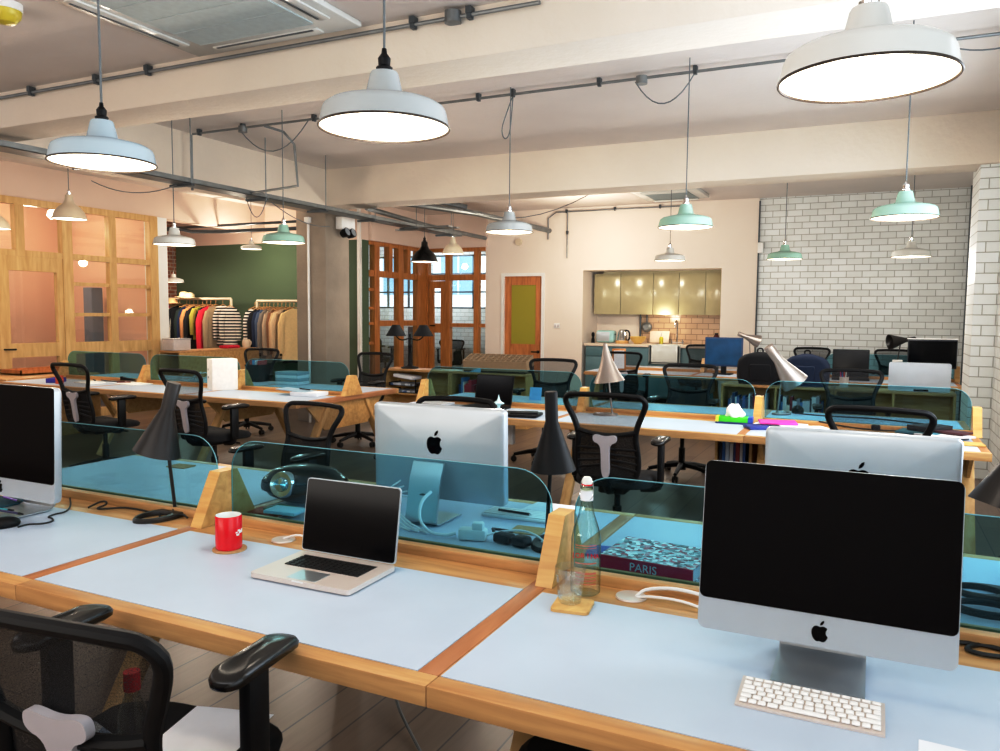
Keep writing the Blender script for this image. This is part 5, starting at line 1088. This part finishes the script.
def conduit(label, pts, clamps, r=.0115, boxes=()):
    t = thing('conduit', label, 'conduit', pts[0])
    o = Vector(pts[0]); L_ = [tuple(Vector(p)-o) for p in pts]
    part('pipe', MB().tube(L_, r, 8), M['steel'], t)
    for c in clamps: c = Vector(c)-o; part('clamp', MB().box(tuple(c+Vector((0, 0, .022))), (.03, .05, .035)).box(tuple(c), (.024, .036, .045)), M['steel_dk'], t)
    for c in boxes: c = Vector(c)-o; part('junction_box', MB().cyl(tuple(c-Vector((0, .0, .03))), tuple(c+Vector((0, 0, .03))), .045, n=18), M['steel'], t)
    return t
conduit('long steel conduit along the ceiling above the second row lamps', [(-6.6, 6.2, 3.405), (.98, 6.2, 3.405)], [(x, 6.2, 3.405) for x in (-6.5, -5.9, -4.99, -4.0, -3.2, -2.87, -2.1, -1.33, -.6, .14, .7)], boxes=[(-5.9, 6.2, 3.39), (-1.75, 6.2, 3.39)])
conduit('steel conduit along the top of the nearest ceiling beam', [(-9, 3.77, 3.11), (-1.6, 3.77, 3.11)], [(x, 3.77, 3.11) for x in (-6.8, -5.6, -4.9, -4.4, -2.35, -2.0)], boxes=[(-2.1, 3.765, 3.11)])
conduit('steel conduit along the ceiling above the third row lamps', [(-5.2, 10.2, 3.41), (1.1, 10.2, 3.41)], [(x, 10.2, 3.41) for x in (-4.6, -2.5, -1.0, .3)])
conduit('steel conduit along the top of the cream back wall', [(-5.45, 13.36, 2.9), (-5.45, 13.36, 3.28), (-5.3, 13.36, 3.38), (-2.9, 13.36, 3.38)], [(x, 13.36, 3.38) for x in (-5.1, -4.2, -3.4)])
conduit('short pipe hanging down the cream back wall above the doorway', [(-5.08, 13.36, 3.36), (-5.08, 13.36, 2.55)], [(-5.08, 13.36, 3.0)], .012)
tr_ = thing('cable_tray', 'galvanised cable tray running back along the left bay', 'tray', (-6.28, 3.2, 2.80))
TL = 8.2
part('bed', MB().b2((-.11, 0, 0), (.11, TL, .006)).b2((-.11, 0, 0), (-.105, TL, .05)).b2((.105, 0, 0), (.11, TL, .05)), M['steel'], tr_)
part('tray_cables', MB().tube([(-.04, 0, .03), (-.03, TL/2, .03), (-.05, TL, .03)], .022, 8).tube([(.03, 0, .03), (.045, TL/2, .03), (.03, TL, .03)], .018, 8), M['cable_g'], tr_)
for k in range(8):
    y = .45+1.05*k; zt = .65 if not (y+3.2 < 4.2) else .08
    for x in ((.13,) if zt > .3 else (.13,)): part('hanger_rod', MB().tube([(x, y, -.03), (x, y, zt)], .006, 6), M['steel'], tr_)
    part('bracket', MB().b2((-.15, y-.02, -.03), (.15, y+.02, -.005)), M['steel_dk'], tr_)
part('branch', MB().b2((-.05, TL-1.5, -.02), (.7, TL-1.38, .0)).b2((-.6, TL-.9, .03), (.5, TL-.8, .05)), M['steel'], tr_)
pp = MB().tube([(-6.2, 9.3, 3.1), (-5.7, 11.0, 3.1), (-5.4, 13.3, 3.05)], .045, 10).tube([(-6.5, 9.2, 3.0), (-6.6, 11.0, 2.95), (-6.65, 13.2, 2.95)], .035, 10).tube([(-7.6, 9.9, 3.2), (-6.0, 9.9, 3.2), (-5.5, 10.3, 3.1)], .04, 10, smooth=1)
solid('pipe_bundle', pp, M['steel'], 'bundle of grey pipes under the ceiling behind the concrete column', 'pipe')
pp = MB().tube([(-12.4, 9.6, 2.92), (-10.6, 9.6, 2.92), (-10.4, 9.8, 2.86), (-8.2, 9.9, 2.86)], .03, 10, smooth=1).tube([(-12.4, 10.1, 3.0), (-8.3, 10.1, 3.0)], .022, 10)
solid('pipe_bundle', pp, M['steel_dk'], 'dark pipes under the ceiling before the green wall', 'pipe')
def swag(a, b, sag, label, mat='cable_g', r=.005):
    a, b = Vector(a), Vector(b); pts = [a.lerp(b, k/10)-Vector((0, 0, sag*(1-(2*k/10-1)**2))) for k in range(11)]
    solid('hanging_cable', MB().tube([tuple(p) for p in pts], r, 6), M[mat], label, 'cable')
swag((-5.95, 6.2, 3.4), (-5.06, 6.2, 3.4), .26, 'slack grey cable looping under the conduit to the mint lamp by the column')
swag((-1.80, 6.2, 3.38), (-1.33, 6.2, 3.4), .20, 'slack grey cable looping under the conduit to the mint lamp before the kitchen')
swag((.28, 6.2, 3.4), (.98, 6.2, 3.42), .10, 'slack grey cable hanging under the conduit at the window end')
swag((-6.25, 6.6, 2.78), (-5.95, 6.6, 2.78), .22, 'loop of grey cable hanging under the cable tray')
swag((-6.3, 5.7, 2.78), (-7.8, 5.9, 2.95), .10, 'thin cable slung from the cable tray towards the left bay')
swag((-6.25, 7.0, 2.78), (-6.9, 9.0, 2.75), .10, 'thin cable slung from the cable tray towards the column')
swag((-5.6, 10.2, 3.1), (-2.9, 9.0, 3.1), .28, 'thin cable slung behind the far beam towards the grey pendant')
swag((-2.3, 10.6, 3.3), (-1.3, 10.2, 3.4), .12, 'thin cable slung under the ceiling by the far air conditioner')
swag((.4, 10.2, 3.40), (1.1, 10.2, 3.42), .12, 'thin cable slung under the ceiling before the white brick wall')
lp = MB().tube([(-2.87, 6.2, 3.40), (-2.93, 6.2, 3.25), (-2.98, 6.2, 3.12), (-2.95, 6.2, 3.03), (-2.90, 6.2, 3.06), (-2.885, 6.2, 3.2), (-2.87, 6.2, 3.38)], .005, 6, smooth=2)
solid('hanging_cable', lp, M['cable_g'], 'narrow loop of grey cable beside the cord of the grey pendant', 'cable')
for x, y, lab in ((-6.62, 6.2, 'steel drop pipe from the conduit end to the cable tray'), (-5.55, 6.45, 'steel drop pipe bent beside the slack cable loop')):
    solid('drop_pipe', MB().tube([(x, y, 3.40), (x, y, 2.82)], .013, 8) if x < -6 else MB().tube([(-5.62, 6.2, 3.40), (-5.5, 6.35, 3.36), (-5.45, 6.45, 3.25), (-5.45, 6.5, 2.84), (-6.2, 6.6, 2.82)], .013, 8), M['steel'], lab, 'pipe')
el = thing('ceiling_light', 'round ceiling light with a yellow green lens at the top left corner', 'light', at(5, 15, 'z', 3.10))
part('base', MB().cyl((0, 0, .02), (0, 0, .06), .085, n=24), M['white'], el); part('lens', MB().lathe([(.08, .02), (.075, -.01), (.05, -.04), (0, -.05)], 24), colour('#c6b63a', .3), el)

# ------------------------------------------------------------------ clothes rails
def rail(label, x0, x1, y, h):
    t = thing('clothes_rail', label, 'rail', ((x0+x1)/2, y, 0), 0, 'white clothes rails'); hw = (x1-x0)/2
    part('bar', MB().tube([(-hw, 0, h), (hw, 0, h)], .024, 10), M['enam_c'], t)
    for s in (-1, 1): part('upright', MB().tube([(s*hw, 0, .06), (s*hw, 0, h)], .024, 10), M['enam_c'], t); part('foot', MB().box((s*hw, 0, .03), (.05, .5, .06)), M['enam_c'], t)
    part('shelf', MB().b2((-hw, -.2, .20), (hw, .2, .23)), M['enam_c'], t)
    return t
def garment(label, x, y, ztop, mat, L, wd, rz, group, sleeves=True):
    t = thing('garment', label, 'clothing', (x, y, 0), R(rz), group)
    rows = []
    prof = [(0, .05, .02), (.03, .13, .03), (.09, wd*.92, .045), (.16, wd, .055), (.35, wd*.92, .06), (.62, wd*.9, .065), (.85, wd*.95, .07), (1, wd*1.0, .07)]
    for f, w_, d in prof:
        z = ztop-.06-L*f; rows.append([(d*(.8+.25*math.sin(5*a+7*f+x*9))*math.cos(a), w_*math.sin(a), z) for a in [2*PI*k/20 for k in range(21)]])
    b = MB().grid(rows); part('body', b, mat, t, angle=70)
    if sleeves:
        for s in (-1, 1): part('sleeve', MB().tube([(0, s*wd*.80, ztop-.06-.11*L), (.01, s*wd*1.06, ztop-.06-.3*L), (.02, s*wd*1.12, ztop-.06-.62*L), (.02, s*wd*1.10, ztop-.06-.86*L)], [.05, .058, .05, .045], 10), mat, t)
    part('hanger', MB().tube([(0, 0, ztop+.0), (.015, 0, ztop+.035), (0, 0, ztop+.05), (-.012, 0, ztop+.03), (0, 0, ztop-.03)], .004, 6).tube([(0, -wd*.75, ztop-.085), (0, 0, ztop-.03), (0, wd*.75, ztop-.085)], .009, 6), M['oak'], t)
    return t
RY = 10.75
rx0, rx1 = at(166, 300, 'y', RY).x, at(231, 300, 'y', RY).x
rail('white clothes rail left of the potted jug, topped with straw hats', rx0, rx1, RY, 1.77)
g1 = [(170, '#cf1e3c', 'scarlet jacket hanging at the left end of the left clothes rail', .85, .2), (177, '#e9e2d6', 'narrow white top behind the scarlet jacket', .8, .2), (180, '#101014', 'black jacket with a white badge on the left clothes rail', .85, .25), (187, '#23302c', 'dark green black coat on the left clothes rail', .95, .23), (190, '#1b2a4d', 'navy blue coat on the left clothes rail', 1.0, .22), (194, '#b98a5e', 'tan jacket with rust sleeves on the left clothes rail', .8, .22), (198, '#17171a', 'black dress on the left clothes rail beside the tan jacket', .95, .22), (203, '#9a9440', 'olive yellow shirt on the left clothes rail', .62, .22), (207, '#121214', 'black skirt hanging below the olive yellow shirt', .9, .18), (211, '#e2324a', 'coral red cardigan in the middle of the left clothes rail', .95, .24), (216, '#a69478', 'beige knit hanging beside the coral red cardigan', .95, .2)]
for px, c, lab, L_, wd in g1: garment(lab, at(px, 310, 'y', RY).x, RY, 1.70, colour(c, .9), L_, wd, random.uniform(-18, 0), 'clothes on the left rail')
garment('black and white zigzag striped sweater nearest the end of the left clothes rail', at(223, 310, 'y', RY).x, RY, 1.70, M['stripe'], .72, .12, -50, 'clothes on the left rail')
garment('black and white striped jersey hanging beyond the end post of the left rail', at(232, 310, 'y', RY).x, RY-.05, 1.68, M['stripe'], .70, .13, -40, 'clothes on the left rail')
for px, c, lab, dz in ((178, '#d9b58a', 'tan straw hat hanging at the left end of the clothes rail', -.06), (189, '#e3cda0', 'pale straw hat on top of the left clothes rail', .06), (195, '#d8c6a4', 'beige straw hat on the rail right of the pale one', .04)):
    h = thing('straw_hat', lab, 'hat', (at(px, 300, 'y', RY).x, RY-.12, 1.74+dz), 0, 'straw hats on the left rail')
    part('brim', MB().lathe([(.08, .01), (.17, 0), (.17, .006), (.08, .016)], 24), colour(c, .9), h); part('crown', MB().lathe([(.085, .01), (.08, .07), (.05, .10), (0, .105)], 24), colour(c, .9), h)
sx0, sx1 = at(257, 300, 'y', RY).x, at(312, 300, 'y', RY).x
rail('white clothes rail partly hidden behind the concrete column', sx0, sx1, RY, 1.73)
g2_ = [(255, None, 'black and white striped top at the left end of the right clothes rail', .78, .2), (260, '#15161b', 'black jacket on the right clothes rail', .85, .22), (264, '#22314e', 'navy checked shirt on the right clothes rail', .8, .2), (267, '#4b5d78', 'steel blue shirt on the right clothes rail', .78, .2), (270, '#8b8379', 'grey coat on the right clothes rail', .9, .2), (274, '#b6a58e', 'stone coloured coat on the right clothes rail', .95, .2), (278, '#8a6242', 'brown jacket on the right clothes rail', .8, .2), (282, '#c7ab86', 'camel cardigan on the right clothes rail', .85, .22), (286, '#d9c2a0', 'cream knitted coat on the right clothes rail', .85, .26), (290, '#17130f', 'dark trousers between the cream coats on the right rail', .95, .16), (294, '#dcc292', 'pale yellow jacket nearest the concrete column', .9, .26)]
for px, c, lab, L_, wd in g2_: garment(lab, at(px, 310, 'y', RY).x, RY, 1.66, colour(c, .9) if c else M['stripe'], L_, wd, random.uniform(-22, -4), 'clothes on the right rail')
sb = thing('storage_box', 'pale grey storage box on the low cabinet at the foot of the left clothes rail', 'box', at(177, 350, 'x', -9.88), R(0))
sb.location.z = .921; part('body', MB().box((0, 0, .09), (.24, .34, .17), bev=.01), colour('#cfc8c6', .6), sb); part('lid', MB().box((0, 0, .18), (.25, .35, .02), bev=.004), colour('#b9b4b4', .6), sb)
jg = thing('jug', 'cream jug standing on the end of the low oak topped cabinet', 'jug', (-9.80, 10.3, .921)); part('body', MB().lathe([(0, 0), (.06, 0), (.075, .05), (.07, .11), (.06, .14), (.056, .14), (.064, .1), (.068, .05), (0, .01)], 20), M['enam_c'], jg); part('handle', MB().tube([(.06, 0, .12), (.11, 0, .11), (.11, 0, .06), (.07, 0, .04)], .008, 8, smooth=1), M['enam_c'], jg)
fs_ = solid('folded_scarf', MB().box((0, 0, .025), (.2, .3, .05), bev=.02), colour('#c01f3c', .9), 'crimson folded scarf on the low oak topped cabinet', 'scarf', (-9.84, 9.95, .921))

# far office desk
od = thing('white_desk', 'long white desk in the far office behind the glazed screen', 'desk', (-10.0, 16.2, 0))
part('top', MB().b2((-3, -.4, 1.22), (3.2, .4, 1.26)), M['white'], od)
for x in (-2.8, 0, 3.0): part('leg', MB().b2((x-.03, -.35, 0), (x+.03, .35, 1.22)), M['steel_dk'], od)
# ------------------------------------------------------------------ light
wd_ = bpy.data.worlds.new('daylight'); SC.world = wd_; wd_.use_nodes = True
bg = wd_.node_tree.nodes['Background']; bg.inputs[0].default_value = (.80, .90, 1.0, 1); bg.inputs[1].default_value = 1.7
def area(name, loc, target, sx, sy, col, e):
    l = bpy.data.lights.new(name, 'AREA'); l.shape = 'RECTANGLE'; l.size = sx; l.size_y = sy; l.energy = e; l.color = col
    o = bpy.data.objects.new(name, l); COL.objects.link(o); o.location = loc
    o.rotation_euler = (Vector(target)-Vector(loc)).to_track_quat('-Z', 'Y').to_euler(); return o
area('window_light', (WX+.30, .25, 1.9), (-4, .6, 2.2), 3.2, 1.7, (.80, .89, 1), 24)
area('window_light', (WX+.30, 5.0, 1.9), (-4, 6.4, 2.2), 4.6, 1.7, (.80, .89, 1), 165)
area('rear_fill', (-1.5, -.9, 3.1), (-1.6, 1.2, 0), 4.5, 1.6, (.90, .95, 1), 95)  # added overhead fill behind the camera, no fitting hangs here
area('bay_fill', (-7.5, 2.0, 3.1), (-7.0, 3.2, 0), 3.0, 1.6, (.95, .96, 1), 70)  # added soft fill over the left bay, not a ceiling fitting
area('ceiling_fill', (-4.0, -1.2, 1.2), (-4.0, -.4, 3.2), 4.0, 1.0, (1, .93, .85), 75)  # added upward fill to brighten the front ceiling, no floor lamp stands here
def point(name, loc, col, e, r=.08):
    l = bpy.data.lights.new(name, 'POINT'); l.energy = e; l.color = col; l.shadow_soft_size = r
    o = bpy.data.objects.new(name, l); COL.objects.link(o); o.location = loc; return o
WARM = (1, .89, .76)
for x, y, e in ((-.04, 1.96, 8), (-1.42, 2.1, 10), (-2.64, 2.04, 10)): point('bulb_and_fill', (x, y, 2.0), WARM, e)
for x, y in ((-6.3, 5.75), (-5.06, 5.95), (-2.87, 6.15), (-1.33, 6.0), (.14, 5.85), (-2.5, 10.4), (-1.02, 10.0), (.32, 9.9), (-6.1, 10.1), (-8.25, 5.95)): point('bulb_and_fill', (x, y, 2.1), WARM if y < 9 else (1, .97, .92), 34 if y < 9 else 34)
for x, y, z, e in ((-9.9, 10.2, 2.5, 50), (-11.4, 10.1, 1.95, 28), (-11.3, 5.0, 2.8, 44), (-11.3, 7.5, 2.8, 32), (-3.4, YB+.4, 1.5, 6), (-4.3, 11.9, 2.6, 55), (-8.2, 8.5, 3.1, 20)): point('bulb_and_fill', (x, y, z), WARM, e)  # pendant bulbs first; the rest are added fill points without a lamp
point('lobby_fill', (-5.9, YB+.55, 2.5), WARM, 8)  # added point that brightens the yellow green door glass from behind
point('office_fill', (-10, 15.5, 2.8), (.85, .93, 1), 110)  # added point inside the far office to lift the dark room
point('office_fill', (-10.5, 20, 4), (.9, .96, 1), 900, .5)  # added point outdoors that brightens the facade past the office windows
SC.view_settings.view_transform = 'Standard'; SC.view_settings.look = 'None'; SC.view_settings.exposure = 0; SC.view_settings.gamma = 1
vs_ = SC.view_settings; vs_.use_curve_mapping = True
cv = vs_.curve_mapping.curves[3]; cv.points.new(.20, .145); cv.points.new(.68, .735); vs_.curve_mapping.update()
SC.cycles.max_bounces = 10; SC.cycles.transparent_max_bounces = 24; SC.cycles.sample_clamp_indirect = 4
